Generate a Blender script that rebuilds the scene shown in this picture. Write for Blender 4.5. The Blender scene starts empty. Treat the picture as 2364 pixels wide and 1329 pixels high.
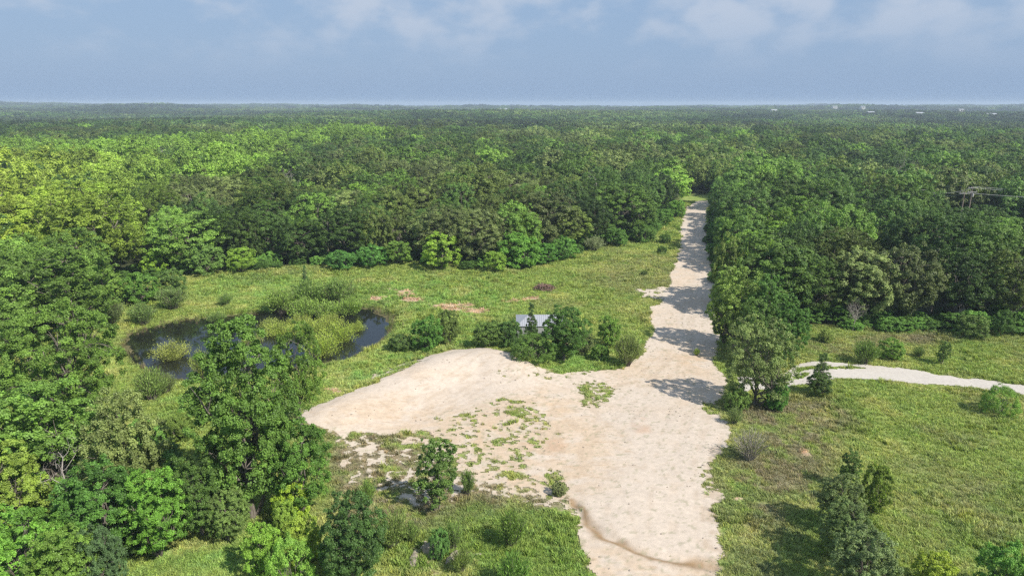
import bpy, math, random
import numpy as np
from mathutils import Vector

# ------------------------------------------------------------------ camera, sky, sun
scene = bpy.context.scene
COL = scene.collection
CAM_H, PITCH, FX, CX, CY = 32.0, math.radians(15.1), 1576.0, 1182.0, 664.5
cd = bpy.data.cameras.new('camera'); cam = bpy.data.objects.new('camera', cd); COL.objects.link(cam)
cam.location = (0, 0, CAM_H); cam.rotation_euler = (math.radians(90) - PITCH, 0, 0)
cd.sensor_width = 36; cd.lens = 24; cd.clip_start = 0.5; cd.clip_end = 20000
scene.camera = cam
SUN_EL, SUN_AZ = math.radians(44), math.radians(128)      # azimuth clockwise from +Y
sd = Vector((math.sin(SUN_AZ) * math.cos(SUN_EL), math.cos(SUN_AZ) * math.cos(SUN_EL), math.sin(SUN_EL)))
sl = bpy.data.lights.new('sun', 'SUN'); so = bpy.data.objects.new('sun', sl); COL.objects.link(so)
sl.energy = 5.0; sl.angle = math.radians(0.55); sl.color = (1.0, 0.95, 0.87)
so.rotation_euler = (-sd).to_track_quat('-Z', 'Y').to_euler(); so.location = (60, -60, 120)
world = bpy.data.worlds.new('World'); scene.world = world; world.use_nodes = True
wn, wl = world.node_tree.nodes, world.node_tree.links
wn.clear()
wo = wn.new('ShaderNodeOutputWorld'); bg = wn.new('ShaderNodeBackground'); bg.inputs[1].default_value = 0.10
sky = wn.new('ShaderNodeTexSky'); sky.sky_type = 'NISHITA'; sky.sun_disc = False
sky.sun_elevation = SUN_EL; sky.sun_rotation = SUN_AZ; sky.air_density = 1.3; sky.dust_density = 2.0; sky.ozone_density = 2.0
tc = wn.new('ShaderNodeTexCoord'); sep = wn.new('ShaderNodeSeparateXYZ'); wl.new(tc.outputs['Generated'], sep.inputs[0])
def wmath(op, a, b=None, c=None):
    n = wn.new('ShaderNodeMath'); n.operation = op
    for i, v in enumerate((a, b, c)):
        if v is None: continue
        if isinstance(v, (int, float)): n.inputs[i].default_value = v
        else: wl.new(v, n.inputs[i])
    return n.outputs[0]
zz = wmath('ADD', wmath('MAXIMUM', sep.outputs[2], 0.0), 0.10)
cmb = wn.new('ShaderNodeCombineXYZ'); wl.new(wmath('MULTIPLY', sep.outputs[0], 7.5), cmb.inputs[0]); wl.new(wmath('MULTIPLY', sep.outputs[1], 5.5), cmb.inputs[1]); wl.new(wmath('MULTIPLY', sep.outputs[2], 13.0), cmb.inputs[2])
nz = wn.new('ShaderNodeTexNoise'); nz.inputs['Scale'].default_value = 2.1; nz.inputs['Detail'].default_value = 6; nz.inputs['Roughness'].default_value = 0.5
wl.new(cmb.outputs[0], nz.inputs['Vector'])
nz2 = wn.new('ShaderNodeTexNoise'); nz2.inputs['Scale'].default_value = 0.7; nz2.inputs['Detail'].default_value = 3
wl.new(cmb.outputs[0], nz2.inputs['Vector'])
cm = wn.new('ShaderNodeMapRange'); cm.interpolation_type = 'SMOOTHSTEP'
wl.new(wmath('ADD', wmath('MULTIPLY', nz.outputs[0], 0.6), wmath('MULTIPLY', nz2.outputs[0], 0.6)), cm.inputs[0])
cm.inputs[1].default_value = 0.53; cm.inputs[2].default_value = 0.75
hf = wn.new('ShaderNodeMapRange'); hf.interpolation_type = 'SMOOTHSTEP'; wl.new(sep.outputs[2], hf.inputs[0]); hf.inputs[1].default_value = 0.02; hf.inputs[2].default_value = 0.13
mx = wn.new('ShaderNodeMix'); mx.data_type = 'RGBA'
wl.new(wmath('MULTIPLY', wmath('MULTIPLY', cm.outputs[0], hf.outputs[0]), 0.8), mx.inputs[0])
tint = wn.new('ShaderNodeMix'); tint.data_type = 'RGBA'; tint.blend_type = 'MIX'; tint.inputs[0].default_value = 0.86
wl.new(sky.outputs[0], tint.inputs[6]); tint.inputs[7].default_value = (2.5, 3.65, 5.5, 1)
wl.new(tint.outputs[2], mx.inputs[6]); mx.inputs[7].default_value = (4.4, 5.0, 6.0, 1)
wl.new(mx.outputs[2], bg.inputs[0]); wl.new(bg.outputs[0], wo.inputs[0])
scene.view_settings.view_transform = 'Standard'; scene.view_settings.look = 'None'
scene.view_settings.exposure = 0.30; scene.view_settings.gamma = 1.0
scene.cycles.use_denoising = False; scene.cycles.pixel_filter_type = 'BLACKMAN_HARRIS'; scene.cycles.filter_width = 1.4; scene.cycles.sample_clamp_indirect = 4
scene.cycles.max_bounces = 5; scene.cycles.diffuse_bounces = 3; scene.cycles.glossy_bounces = 2
scene.cycles.transmission_bounces = 2; scene.cycles.volume_bounces = 0

# ------------------------------------------------------------------ helpers
def P(px, py, z=0.0):
    """picture coordinates of the survey photograph -> point of the level z"""
    u, v = (px - CX) / FX, (py - CY) / FX
    dy = math.cos(PITCH) - v * math.sin(PITCH); dz = -math.sin(PITCH) - v * math.cos(PITCH)
    t = (z - CAM_H) / dz
    return (u * t, dy * t)
def proj(x, y, z):
    h = CAM_H - z
    d = y * math.cos(PITCH) + h * math.sin(PITCH)
    w = -y * math.sin(PITCH) + h * math.cos(PITCH)
    return CX + FX * x / d, CY + FX * w / d, d
def hash2(ix, iy, s):
    h = (ix.astype(np.int64) * 374761393 + iy.astype(np.int64) * 668265263 + s * 1442695041) & 0xffffffff
    h = ((h ^ (h >> 13)) * 1274126177) & 0xffffffff
    h = h ^ (h >> 16)
    return (h & 0xffff) / 65535.0
def vnoise(x, y, s=0):
    x = np.asarray(x, float); y = np.asarray(y, float)
    ix, iy = np.floor(x), np.floor(y); fx, fy = x - ix, y - iy
    fx = fx * fx * (3 - 2 * fx); fy = fy * fy * (3 - 2 * fy)
    a, b = hash2(ix, iy, s), hash2(ix + 1, iy, s); c, d = hash2(ix, iy + 1, s), hash2(ix + 1, iy + 1, s)
    return (a * (1 - fx) + b * fx) * (1 - fy) + (c * (1 - fx) + d * fx) * fy
def fbm(x, y, sc, s=0, o=4):
    r = 0; a = 0.5; t = 0
    for k in range(o):
        r = r + a * vnoise(x * sc, y * sc, s + k * 17); t += a; a *= .5; sc *= 2.03
    return r / t
def sstep(a, b, x):
    t = np.clip((x - a) / (b - a), 0, 1); return t * t * (3 - 2 * t)
def segdist(X, Y, pts, closed=True):
    d = np.full(X.shape, 1e9); n = len(pts)
    for i in range(n if closed else n - 1):
        x0, y0 = pts[i]; x1, y1 = pts[(i + 1) % n]
        dx, dy = x1 - x0, y1 - y0; L = dx * dx + dy * dy + 1e-9
        t = np.clip(((X - x0) * dx + (Y - y0) * dy) / L, 0, 1)
        d = np.minimum(d, np.hypot(X - x0 - t * dx, Y - y0 - t * dy))
    return d
def inside(X, Y, pts):
    c = np.zeros(X.shape, bool); n = len(pts)
    for i in range(n):
        x0, y0 = pts[i]; x1, y1 = pts[(i + 1) % n]
        if y0 == y1: continue
        c ^= ((y0 > Y) != (y1 > Y)) & (X < (x1 - x0) * (Y - y0) / (y1 - y0) + x0)
    return c
def sdf(X, Y, pts):           # positive inside
    d = segdist(X, Y, pts); return np.where(inside(X, Y, pts), d, -d)
def G(l, z=0.0): return [P(a, b, z) for a, b in l]

def mk_mesh(name, V, F4=None, attrs=None, smooth=False, F=None):
    me = bpy.data.meshes.new(name)
    V = np.asarray(V, np.float32)
    if F is not None:
        me.from_pydata(V.tolist(), [], F)
    else:
        F4 = np.asarray(F4, np.int32); k = F4.shape[1]
        me.vertices.add(len(V)); me.vertices.foreach_set('co', V.ravel())
        me.loops.add(F4.size); me.loops.foreach_set('vertex_index', F4.ravel())
        me.polygons.add(len(F4)); me.polygons.foreach_set('loop_start', np.arange(len(F4), dtype=np.int32) * k)
    for nm, (dom, typ, arr) in (attrs or {}).items():
        a = me.attributes.new(nm, typ, dom)
        a.data.foreach_set('color' if typ == 'FLOAT_COLOR' else ('vector' if typ == 'FLOAT_VECTOR' else 'value'), np.asarray(arr, np.float32).ravel())
    me.update(calc_edges=True)
    if smooth: me.polygons.foreach_set('use_smooth', np.ones(len(me.polygons), bool))
    return me
def link(name, me, mat=None, parent=None):
    o = bpy.data.objects.new(name, me); COL.objects.link(o)
    if mat and me is not None and not me.materials: me.materials.append(mat)
    if parent: o.parent = parent
    return o
def tag(o, label=None, cat=None, group=None, kind=None):
    if label: o['label'] = label
    if cat: o['category'] = cat
    if group: o['group'] = group
    if kind: o['kind'] = kind
    return o

# ------------------------------------------------------------------ materials
def new_mat(name):
    m = bpy.data.materials.new(name); m.use_nodes = True
    nt = m.node_tree; nt.nodes.clear()
    out = nt.nodes.new('ShaderNodeOutputMaterial')
    return m, nt.nodes, nt.links, out
def nmix(nd, lk, a, b, f, mode='MIX'):
    n = nd.new('ShaderNodeMix'); n.data_type = 'RGBA'; n.blend_type = mode
    for i, v in ((0, f), (6, a), (7, b)):
        if isinstance(v, (int, float)): n.inputs[i].default_value = v
        elif isinstance(v, tuple): n.inputs[i].default_value = (*v, 1)
        else: lk.new(v, n.inputs[i])
    return n.outputs[2]
def leaf_mat(name, trans=0.26, spec=0.3, rough=0.5, lo=.75, hi=3.3, yel=0.30, warmth=(1.12, 1.0, 0.84)):
    m, nd, lk, out = new_mat(name)
    at = nd.new('ShaderNodeAttribute'); at.attribute_type = 'INSTANCER'; at.attribute_name = 'color'
    v = nd.new('ShaderNodeAttribute'); v.attribute_type = 'GEOMETRY'; v.attribute_name = 'tone'
    mr = nd.new('ShaderNodeMapRange'); lk.new(v.outputs['Fac'], mr.inputs[0]); mr.inputs[3].default_value = lo; mr.inputs[4].default_value = hi
    vm = nd.new('ShaderNodeVectorMath'); vm.operation = 'SCALE'; lk.new(at.outputs['Color'], vm.inputs[0]); lk.new(mr.outputs[0], vm.inputs['Scale'])
    ym = nd.new('ShaderNodeMapRange'); lk.new(v.outputs['Fac'], ym.inputs[0]); ym.inputs[1].default_value = .55; ym.inputs[3].default_value = 0; ym.inputs[4].default_value = yel
    warm = nmix(nd, lk, vm.outputs[0], warmth, 1.0, 'MULTIPLY')
    col = nmix(nd, lk, warm, (1.15, 1.05, 0.75), ym.outputs[0], 'MULTIPLY')
    b = nd.new('ShaderNodeBsdfPrincipled'); lk.new(col, b.inputs['Base Color']); b.inputs['Roughness'].default_value = rough
    b.inputs['Specular IOR Level'].default_value = spec
    t = nd.new('ShaderNodeBsdfTranslucent')
    lk.new(nmix(nd, lk, col, (1.1, 1.25, 0.5), 1.0, 'MULTIPLY'), t.inputs[0])
    ms = nd.new('ShaderNodeMixShader'); ms.inputs[0].default_value = trans
    lk.new(b.outputs[0], ms.inputs[1]); lk.new(t.outputs[0], ms.inputs[2]); lk.new(ms.outputs[0], out.inputs[0])
    return m
M_LEAF = leaf_mat('leaf')
M_GRASS = leaf_mat('grass_blade', trans=0.25, spec=0.15, rough=0.7, lo=0.75, hi=1.75, yel=0.2, warmth=(1, 1, 1))
def noise_mat(name, c1, c2, scale=2.0, rough=0.9, bump=0.3, detail=6, spec=0.2, vec=None):
    m, nd, lk, out = new_mat(name)
    t = nd.new('ShaderNodeTexCoord'); mp = nd.new('ShaderNodeMapping'); lk.new(t.outputs['Object'], mp.inputs[0])
    if vec: mp.inputs['Scale'].default_value = vec
    n = nd.new('ShaderNodeTexNoise'); n.inputs['Scale'].default_value = scale; n.inputs['Detail'].default_value = detail; lk.new(mp.outputs[0], n.inputs[0])
    r = nd.new('ShaderNodeMapRange'); lk.new(n.outputs[0], r.inputs[0]); r.inputs[1].default_value = .35; r.inputs[2].default_value = .65
    b = nd.new('ShaderNodeBsdfPrincipled'); b.inputs['Roughness'].default_value = rough; b.inputs['Specular IOR Level'].default_value = spec
    lk.new(nmix(nd, lk, c1, c2, r.outputs[0]), b.inputs['Base Color'])
    bp = nd.new('ShaderNodeBump'); bp.inputs['Strength'].default_value = bump; bp.inputs['Distance'].default_value = 0.05
    lk.new(n.outputs[0], bp.inputs['Height']); lk.new(bp.outputs[0], b.inputs['Normal']); lk.new(b.outputs[0], out.inputs[0])
    return m
M_BARK = noise_mat('bark', (0.10, 0.085, 0.065), (0.24, 0.21, 0.175), 6, 0.9, 0.6, vec=(1, 1, 0.25))
M_DEAD = noise_mat('dead_wood', (0.27, 0.235, 0.20), (0.46, 0.42, 0.38), 7, 0.85, 0.5, vec=(1, 1, 0.25))
M_TWIG = noise_mat('twig', (0.13, 0.075, 0.055), (0.30, 0.20, 0.16), 5, 0.9, 0.3)
M_ROCK = noise_mat('pale_rock', (0.20, 0.165, 0.13), (0.40, 0.34, 0.28), 3, 0.9, 0.6)
M_POLE = noise_mat('weathered_pole', (0.15, 0.115, 0.09), (0.28, 0.23, 0.19), 5, 0.85, 0.4, vec=(1, 1, .15))
M_GREYM = noise_mat('grey_arm', (0.34, 0.33, 0.31), (0.48, 0.47, 0.45), 5, 0.6, 0.1)
M_WIRE = noise_mat('wire', (0.30, 0.31, 0.32), (0.4, 0.4, 0.4), 5, 0.4, 0.0)
M_WHITE = noise_mat('pale_wall', (0.42, 0.40, 0.37), (0.52, 0.50, 0.47), 1, 0.6, 0.0)
M_HROOF = noise_mat('house_roof', (0.30, 0.31, 0.33), (0.45, 0.46, 0.47), 1, 0.6, 0.0)
M_GLASSD = noise_mat('dark_window', (0.03, 0.035, 0.04), (0.05, 0.06, 0.07), 1, 0.2, 0.0, spec=.5)
def ground_mat(name, rough, fine, bump, dist, fsc=9.0, msc=1.3):
    m, nd, lk, out = new_mat(name)
    a = nd.new('ShaderNodeAttribute'); a.attribute_name = 'ground_tone'
    t = nd.new('ShaderNodeTexCoord')
    n1 = nd.new('ShaderNodeTexNoise'); n1.inputs['Scale'].default_value = fsc; n1.inputs['Detail'].default_value = 5; n1.inputs['Roughness'].default_value = .65; lk.new(t.outputs['Object'], n1.inputs[0])
    n2 = nd.new('ShaderNodeTexNoise'); n2.inputs['Scale'].default_value = msc; n2.inputs['Detail'].default_value = 5; lk.new(t.outputs['Object'], n2.inputs[0])
    s = nd.new('ShaderNodeMath'); s.operation = 'ADD'; lk.new(n1.outputs[0], s.inputs[0]); lk.new(n2.outputs[0], s.inputs[1])
    r = nd.new('ShaderNodeMapRange'); lk.new(s.outputs[0], r.inputs[0]); r.inputs[1].default_value = .7; r.inputs[2].default_value = 1.3
    r.inputs[3].default_value = 1 - fine; r.inputs[4].default_value = 1 + fine
    vm = nd.new('ShaderNodeVectorMath'); vm.operation = 'SCALE'; lk.new(a.outputs['Color'], vm.inputs[0]); lk.new(r.outputs[0], vm.inputs['Scale'])
    b = nd.new('ShaderNodeBsdfPrincipled'); b.inputs['Roughness'].default_value = rough; b.inputs['Specular IOR Level'].default_value = .15
    lk.new(vm.outputs[0], b.inputs['Base Color'])
    bp = nd.new('ShaderNodeBump'); bp.inputs['Strength'].default_value = bump; bp.inputs['Distance'].default_value = dist
    lk.new(n1.outputs[0], bp.inputs['Height']); lk.new(bp.outputs[0], b.inputs['Normal']); lk.new(b.outputs[0], out.inputs[0])
    return m
M_GROUND = ground_mat('meadow_ground', .95, .28, .8, .12, 5.0)
M_SAND = ground_mat('pale_gravel', .92, .13, .55, .05, 16.0, 2.6)
def water_mat():
    m, nd, lk, out = new_mat('pond_water')
    b = nd.new('ShaderNodeBsdfPrincipled'); b.inputs['Base Color'].default_value = (0.012, 0.013, 0.010, 1)
    b.inputs['Roughness'].default_value = 0.03; b.inputs['IOR'].default_value = 1.42
    t = nd.new('ShaderNodeTexCoord'); n = nd.new('ShaderNodeTexNoise'); n.inputs['Scale'].default_value = 1.6; n.inputs['Detail'].default_value = 3; lk.new(t.outputs['Object'], n.inputs[0])
    bp = nd.new('ShaderNodeBump'); bp.inputs['Strength'].default_value = .05; bp.inputs['Distance'].default_value = .05
    lk.new(n.outputs[0], bp.inputs['Height']); lk.new(bp.outputs[0], b.inputs['Normal']); lk.new(b.outputs[0], out.inputs[0])
    return m
M_WATER = water_mat()
def metal_mat():
    m, nd, lk, out = new_mat('galvanised_sheet')
    b = nd.new('ShaderNodeBsdfPrincipled'); b.inputs['Metallic'].default_value = .35; b.inputs['Roughness'].default_value = .5
    t = nd.new('ShaderNodeTexCoord'); n = nd.new('ShaderNodeTexNoise'); n.inputs['Scale'].default_value = 1.2; n.inputs['Detail'].default_value = 4; lk.new(t.outputs['Object'], n.inputs[0])
    lk.new(nmix(nd, lk, (0.40, 0.40, 0.41), (0.52, 0.52, 0.53), n.outputs[0]), b.inputs['Base Color']); lk.new(b.outputs[0], out.inputs[0])
    return m
M_METAL = metal_mat()

# ------------------------------------------------------------------ terrain
POND = G([(288, 800), (300, 772), (400, 745), (500, 731), (590, 726), (690, 718), (790, 709), (860, 713), (908, 735), (905, 768), (872, 800), (805, 828), (745, 846),
          (640, 856), (560, 864), (500, 876), (440, 880), (380, 874), (330, 850), (300, 825)], -0.8)
BERM = G([(250, 690), (440, 652), (600, 632), (750, 622), (900, 620), (1050, 626), (1150, 640)])
BANK = G([(740, 900), (840, 850), (920, 800), (960, 760), (980, 720)])
MOUND = G([(745, 975), (850, 925), (950, 880), (1030, 850), (1110, 838), (1180, 850)])
def height(X, Y):
    X = np.asarray(X, float); Y = np.asarray(Y, float)
    z = (fbm(X, Y, 0.05, 5, 3) - .5) * 0.9 + (fbm(X, Y, 0.6, 9, 3) - .5) * 0.05
    near = (np.abs(X) < 130) & (Y > 20) & (Y < 260)
    fade = np.clip(1 - np.maximum(np.abs(X) - 110, 0) / 20, 0, 1)
    if np.any(near):
        xs, ys = X[near], Y[near]
        d = sdf(xs, ys, POND) + (fbm(xs, ys, .4, 3, 4) - .5) * 3.4
        zz = z[near] * sstep(0, 8, np.abs(d) + 2)
        zz = np.where(d > -6, zz * 0.4 + np.interp(d, [-6, -2.5, 0, 1.5, 6], [0, -.35, -.8, -1.2, -2.2]), zz)
        zz += 1.0 * np.exp(-(segdist(xs, ys, BERM, False) / 5.0) ** 2)
        zz += 0.5 * np.exp(-(segdist(xs, ys, BANK, False) / 3.5) ** 2)
        dm = segdist(xs, ys, MOUND, False)
        zz += 1.15 * np.exp(-(dm / 4.4) ** 2) * (1 + .25 * (fbm(xs, ys, .35, 77, 3) - .5))
        zz -= 0.22 * np.exp(-(segdist(xs, ys, GULLY, False) / .45) ** 2)
        z[near] = zz
    # far relief: gentle swells, then low ridges that carry the skyline
    D = np.hypot(X, Y)
    z = z + sstep(350, 1600, D) * ((fbm(X, Y, 0.0016, 31, 3) - .5) * 26)
    z = z + sstep(1500, 3200, D) * (fbm(X, Y, .006, 51, 3) - .5) * 26
    z = z + sstep(1200, 3600, D) * (1 + 8 * (fbm(X, Y, 0.0007, 41, 2) - .35) * 2) + sstep(2200, 5200, D) * (-8 + 16 * sstep(600, -3200, X) + 10 * sstep(500, 3000, X))
    z = z + sstep(300, 900, D) * sstep(1500, 700, D) * 3.5 * sstep(200, -300, X)
    return z
GULLY = G([(1325, 1165), (1345, 1200), (1400, 1238), (1470, 1272), (1560, 1294), (1650, 1312)])

xs = np.concatenate([-np.geomspace(9000, 78, 70), np.arange(-76, 82, 0.19), np.geomspace(84, 9000, 70)])
ys = [-400, -200, -80, -20, 5, 18, 26]
y = 30.0; st = 0.15
while y < 250: ys.append(y); y += st; st = 0.15 + max(0, y - 50) * 0.0022
ys = np.array(ys + list(np.geomspace(y, 9500, 110)))
XX, YY = np.meshgrid(xs, ys)
nx, ny = len(xs), len(ys)
ZZ = height(XX.ravel(), YY.ravel()).reshape(XX.shape)
print('terrain', nx, ny)
def hz(x, y): return float(height(np.array([x]), np.array([y]))[0])

# ---- surface regions, surveyed from the picture, then broken up with noise
X, Y = XX.ravel(), YY.ravel()
act = (np.abs(X) < 84) & (Y > 26) & (Y < 255)
xa, ya = X[act], Y[act]
warp = (fbm(xa, ya, .55, 61, 4) - .5)
wx, wy = xa + (fbm(xa, ya, .35, 62, 4) - .5) * 2.2, ya + (fbm(xa, ya, .35, 63, 4) - .5) * 2.2
sand = np.zeros(xa.shape); red = np.zeros(xa.shape); lush = np.zeros(xa.shape); dry = np.zeros(xa.shape); tan = np.zeros(xa.shape); damp = np.zeros(xa.shape)
def paint(arr, px, val, feather, z=0.0, mode='lerp'):
    d = sdf(wx, wy, G(px, z))
    w = sstep(-feather, feather, d)
    arr[:] = arr * (1 - w) + val * w
ROADP = [(1578, 482), (1571, 520), (1568, 560), (1556, 620), (1530, 678), (1508, 718), (1500, 760), (1482, 800), (1468, 835), (1400, 856),
         (1330, 866), (1262, 862), (1200, 850), (1160, 834), (1110, 818), (1060, 820), (1010, 836), (960, 862), (905, 880), (850, 910), (800, 932), (720, 962),
         (700, 985), (735, 1000), (860, 1008), (950, 995), (1030, 1005), (1050, 1060), (1075, 1090), (1130, 1110), (1230, 1130), (1320, 1155), (1318, 1190), (1345, 1225),
         (1348, 1270), (1375, 1400), (1700, 1400), (1660, 1300), (1684, 1240), (1668, 1195), (1672, 1150), (1645, 1130), (1640, 1080), (1682, 1040), (1676, 985), (1660, 930),
         (1672, 880), (1660, 830), (1655, 780), (1652, 700), (1648, 640), (1638, 600), (1634, 540), (1632, 490), (1640, 470), (1632, 462), (1606, 464)]
MOUNDP = [(700, 985), (720, 960), (800, 932), (850, 908), (905, 880), (1000, 833), (1060, 816), (1140, 822), (1220, 860), (1250, 900), (1150, 930), (1080, 955), (1000, 990), (870, 1006), (735, 1000)]
paint(sand, [(740, 1000), (900, 1010), (1000, 990), (1060, 1040), (1340, 1150), (1320, 1190), (1100, 1150), (960, 1190), (840, 1170), (780, 1090)], .46, 1.2)
paint(sand, ROADP, 0.9, 1.0)
paint(sand, MOUNDP, 1.0, .8)
paint(sand, [(1000, 960), (1160, 915), (1260, 930), (1300, 990), (1220, 1060), (1090, 1075), (1010, 1030)], .60, 1.5)
paint(sand, [(960, 1010), (1100, 1040), (1210, 1060), (1290, 1110), (1345, 1160), (1230, 1150), (1060, 1110)], .57, 1.2)
paint(sand, [(1320, 890), (1370, 883), (1420, 893), (1420, 922), (1390, 938), (1345, 935)], .44, .9)
paint(sand, [(860, 860), (960, 832), (1010, 830), (960, 860), (880, 885), (800, 920)], .50, 1.0)
paint(sand, [(900, 1235), (1100, 1215), (1130, 1329), (950, 1329)], .36, 1.5)
paint(sand, [(1270, 1085), (1315, 1085), (1320, 1130), (1280, 1140), (1265, 1110)], .40, .5)
paint(sand, [(1620, 1090), (1642, 1060), (1650, 1150), (1625, 1150)], .52, .4)
paint(sand, [(1630, 930), (1668, 940), (1670, 970), (1635, 965)], .42, .4)
paint(sand, [(1470, 670), (1545, 660), (1540, 690), (1480, 690)], .62, .8)
paint(sand, [(1150, 870), (1260, 866), (1370, 866), (1370, 876), (1260, 880), (1170, 885)], .62, .6)
for q in ([(900, 670), (960, 672), (985, 700), (930, 698)], [(985, 708), (1060, 698), (1135, 712), (1120, 722), (1010, 724)], [(1150, 694), (1240, 684), (1245, 690), (1180, 700)], [(850, 683), (900, 680), (905, 688), (860, 690)]):
    paint(red, q, .66, .8)
TRACKP = [(1790, 868), (1830, 850), (1880, 838), (1960, 838), (2060, 846), (2170, 860), (2270, 872), (2400, 893), (2500, 915), (2560, 1010), (2400, 925), (2340, 905), (2250, 892), (2120, 882), (2000, 878), (1930, 880), (1850, 884), (1780, 900), (1700, 905), (1700, 870)]
track = np.zeros(xa.shape); dt = sdf(wx, wy, G(TRACKP)); track = sstep(-.5, .5, dt) - .32 * np.exp(-(segdist(wx, wy, G([(1700, 885), (1850, 866), (2000, 858), (2110, 866)]), False) / .45) ** 2)
paint(track, [(1835, 853), (1990, 846), (2010, 850), (1900, 857), (1840, 860)], .3, .3)
paint(track, [(1810, 868), (1870, 863), (1880, 868), (1820, 873)], .3, .3)
paint(dry, [(1690, 950), (1800, 920), (1900, 915), (1960, 960), (1930, 1060), (1880, 1180), (1760, 1329), (1660, 1329), (1690, 1200), (1650, 1130), (1700, 1040)], .75, 3.0)
paint(dry, [(740, 1000), (1000, 1000), (1060, 1080), (1330, 1150), (1300, 1180), (1000, 1230), (800, 1220), (770, 1100)], .95, 2.0)
deep = np.zeros(xa.shape); paint(deep, [(1070, 1165), (1330, 1165), (1350, 1260), (1375, 1400), (920, 1400), (900, 1270)], .8, 1.5); paint(deep, [(1650, 1230), (1900, 1190), (1900, 1400), (1650, 1400)], .45, 2.5)
paint(dry, [(2050, 1150), (2364, 1100), (2364, 1280), (2100, 1260)], .35, 4.0)
paint(dry, [(1850, 790), (2150, 765), (2200, 790), (1900, 830)], .55, 3.0)
paint(dry, [(1380, 600), (1560, 590), (1520, 700), (1350, 660)], .35, 4.0)
paint(lush, [(430, 660), (700, 635), (1150, 650), (1200, 720), (940, 800), (850, 700), (600, 720)], .7, 4.0)
paint(lush, [(740, 890), (900, 800), (1000, 760), (1180, 750), (1150, 810), (950, 850), (830, 910)], .9, 2.0)
paint(lush, [(1280, 790), (1480, 820), (1400, 862), (1270, 860)], .8, 2.0)
paint(lush, [(300, 1230), (570, 1200), (570, 1329), (300, 1329)], .7, 2.0)
paint(lush, [(380, 920), (450, 900), (460, 980), (400, 980)], .9, 2.0)
paint(lush, [(2230, 1260), (2364, 1240), (2500, 1400), (2200, 1400)], .9, 2.0)
paint(tan, [(720, 965), (900, 930), (1100, 940), (1250, 900), (1300, 1000), (1240, 1100), (900, 1010)], .7, 3.0)
paint(tan, [(1000, 960), (1280, 930), (1420, 1000), (1400, 1120), (1300, 1150), (1060, 1100)], .9, 3.0)
paint(tan, [(1330, 1250), (1640, 1300), (1660, 1400), (1340, 1400)], .8, 1.5)
paint(tan, [(1400, 830), (1640, 800), (1650, 860), (1400, 900)], .45, 2.5)
for q in ([(1440, 965), (1500, 968), (1498, 1010), (1445, 1008)], [(1180, 1020), (1240, 1000), (1235, 1060), (1170, 1070)], [(1240, 1020), (1320, 990), (1310, 1060), (1250, 1070)]):
    paint(damp, q, .34, 1.0)
paint(red, [(1845, 1030), (1865, 1030), (1868, 1060), (1845, 1060)], .5, .35)
paint(red, [(1690, 1155), (1715, 1155), (1715, 1168), (1690, 1168)], .6, .3)
paint(red, [(745, 905), (775, 905), (775, 920), (750, 920)], .6, .4)
gul = np.exp(-(segdist(wx, wy, GULLY, False) / .38) ** 2)
n1, n2, n3 = fbm(xa, ya, .9, 71, 4), fbm(xa, ya, 2.6, 72, 3), fbm(xa, ya, .13, 73, 3)
nst = fbm(xa + ya * .35, ya * 2.2 - xa * .4, .45, 74, 4)
sv = sand + (n1 - .5) * .42 + (n2 - .5) * .75
is_sand = sv > .5
tv = track + (n1 - .5) * .25 + (n2 - .5) * .3
is_track = tv > .5
rv = red + (nst - .5) * 1.1 + (n2 - .5) * .3
A = lambda *c: np.array(c)
def L3(a, b, t): return a * (1 - t[:, None]) + b * t[:, None]
gcol = np.repeat(A(.255, .312, .082)[None], len(xa), 0)
gcol = L3(gcol, A(.205, .36, .085)[None], lush * sstep(.35, .65, n3 * .5 + n1 * .5))
gcol = L3(gcol, A(.225, .195, .115)[None], np.clip(dry * 1.25 * sstep(.28, .5, n1 * .6 + n3 * .4) + .30 * sstep(.55, .75, n3), 0, 1))
gcol = L3(gcol, A(.15, .245, .045)[None], deep * (.5 + .5 * n1))
gcol = L3(gcol, A(.19, .27, .06)[None], sstep(.52, .72, fbm(xa, ya, .35, 81, 4)) * .6)
gcol = L3(gcol, A(.40, .39, .14)[None], sstep(.55, .75, fbm(xa, ya, .22, 82, 4)) * .55)
gcol = L3(gcol, A(.42, .33, .23)[None], sstep(.36, .52, sv) * .6)
soil = L3(np.repeat(A(.44, .30, .20)[None], len(xa), 0), A(.53, .40, .28)[None], n2)
gcol = L3(gcol, soil, sstep(.42, .56, rv) * (red > .03))
dshore = sdf(xa, ya, POND)
gcol = L3(gcol, A(.10, .075, .045)[None], sstep(-.9, -.1, dshore + (n2 - .5)) * .85)
scol = np.repeat(A(.55, .462, .372)[None], len(xa), 0)
scol = L3(scol, A(.53, .395, .265)[None], np.clip(tan * .8 + .5 * sstep(.5, .75, n3), 0, 1) * sstep(.25, .58, n1 * .5 + nst * .5))
scol = L3(scol, A(.47, .30, .19)[None], sstep(.2, .5, damp * (.4 + 1.2 * nst)) * .8)
scol = L3(scol, A(.50, .40, .29)[None], sstep(.60, .78, nst) * .3 * (tan > .2))
scol = L3(scol, A(.27, .175, .09)[None], gul * .95)
scol = L3(scol, A(.40, .37, .25)[None], sstep(.62, .5, sv) * .55)
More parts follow.
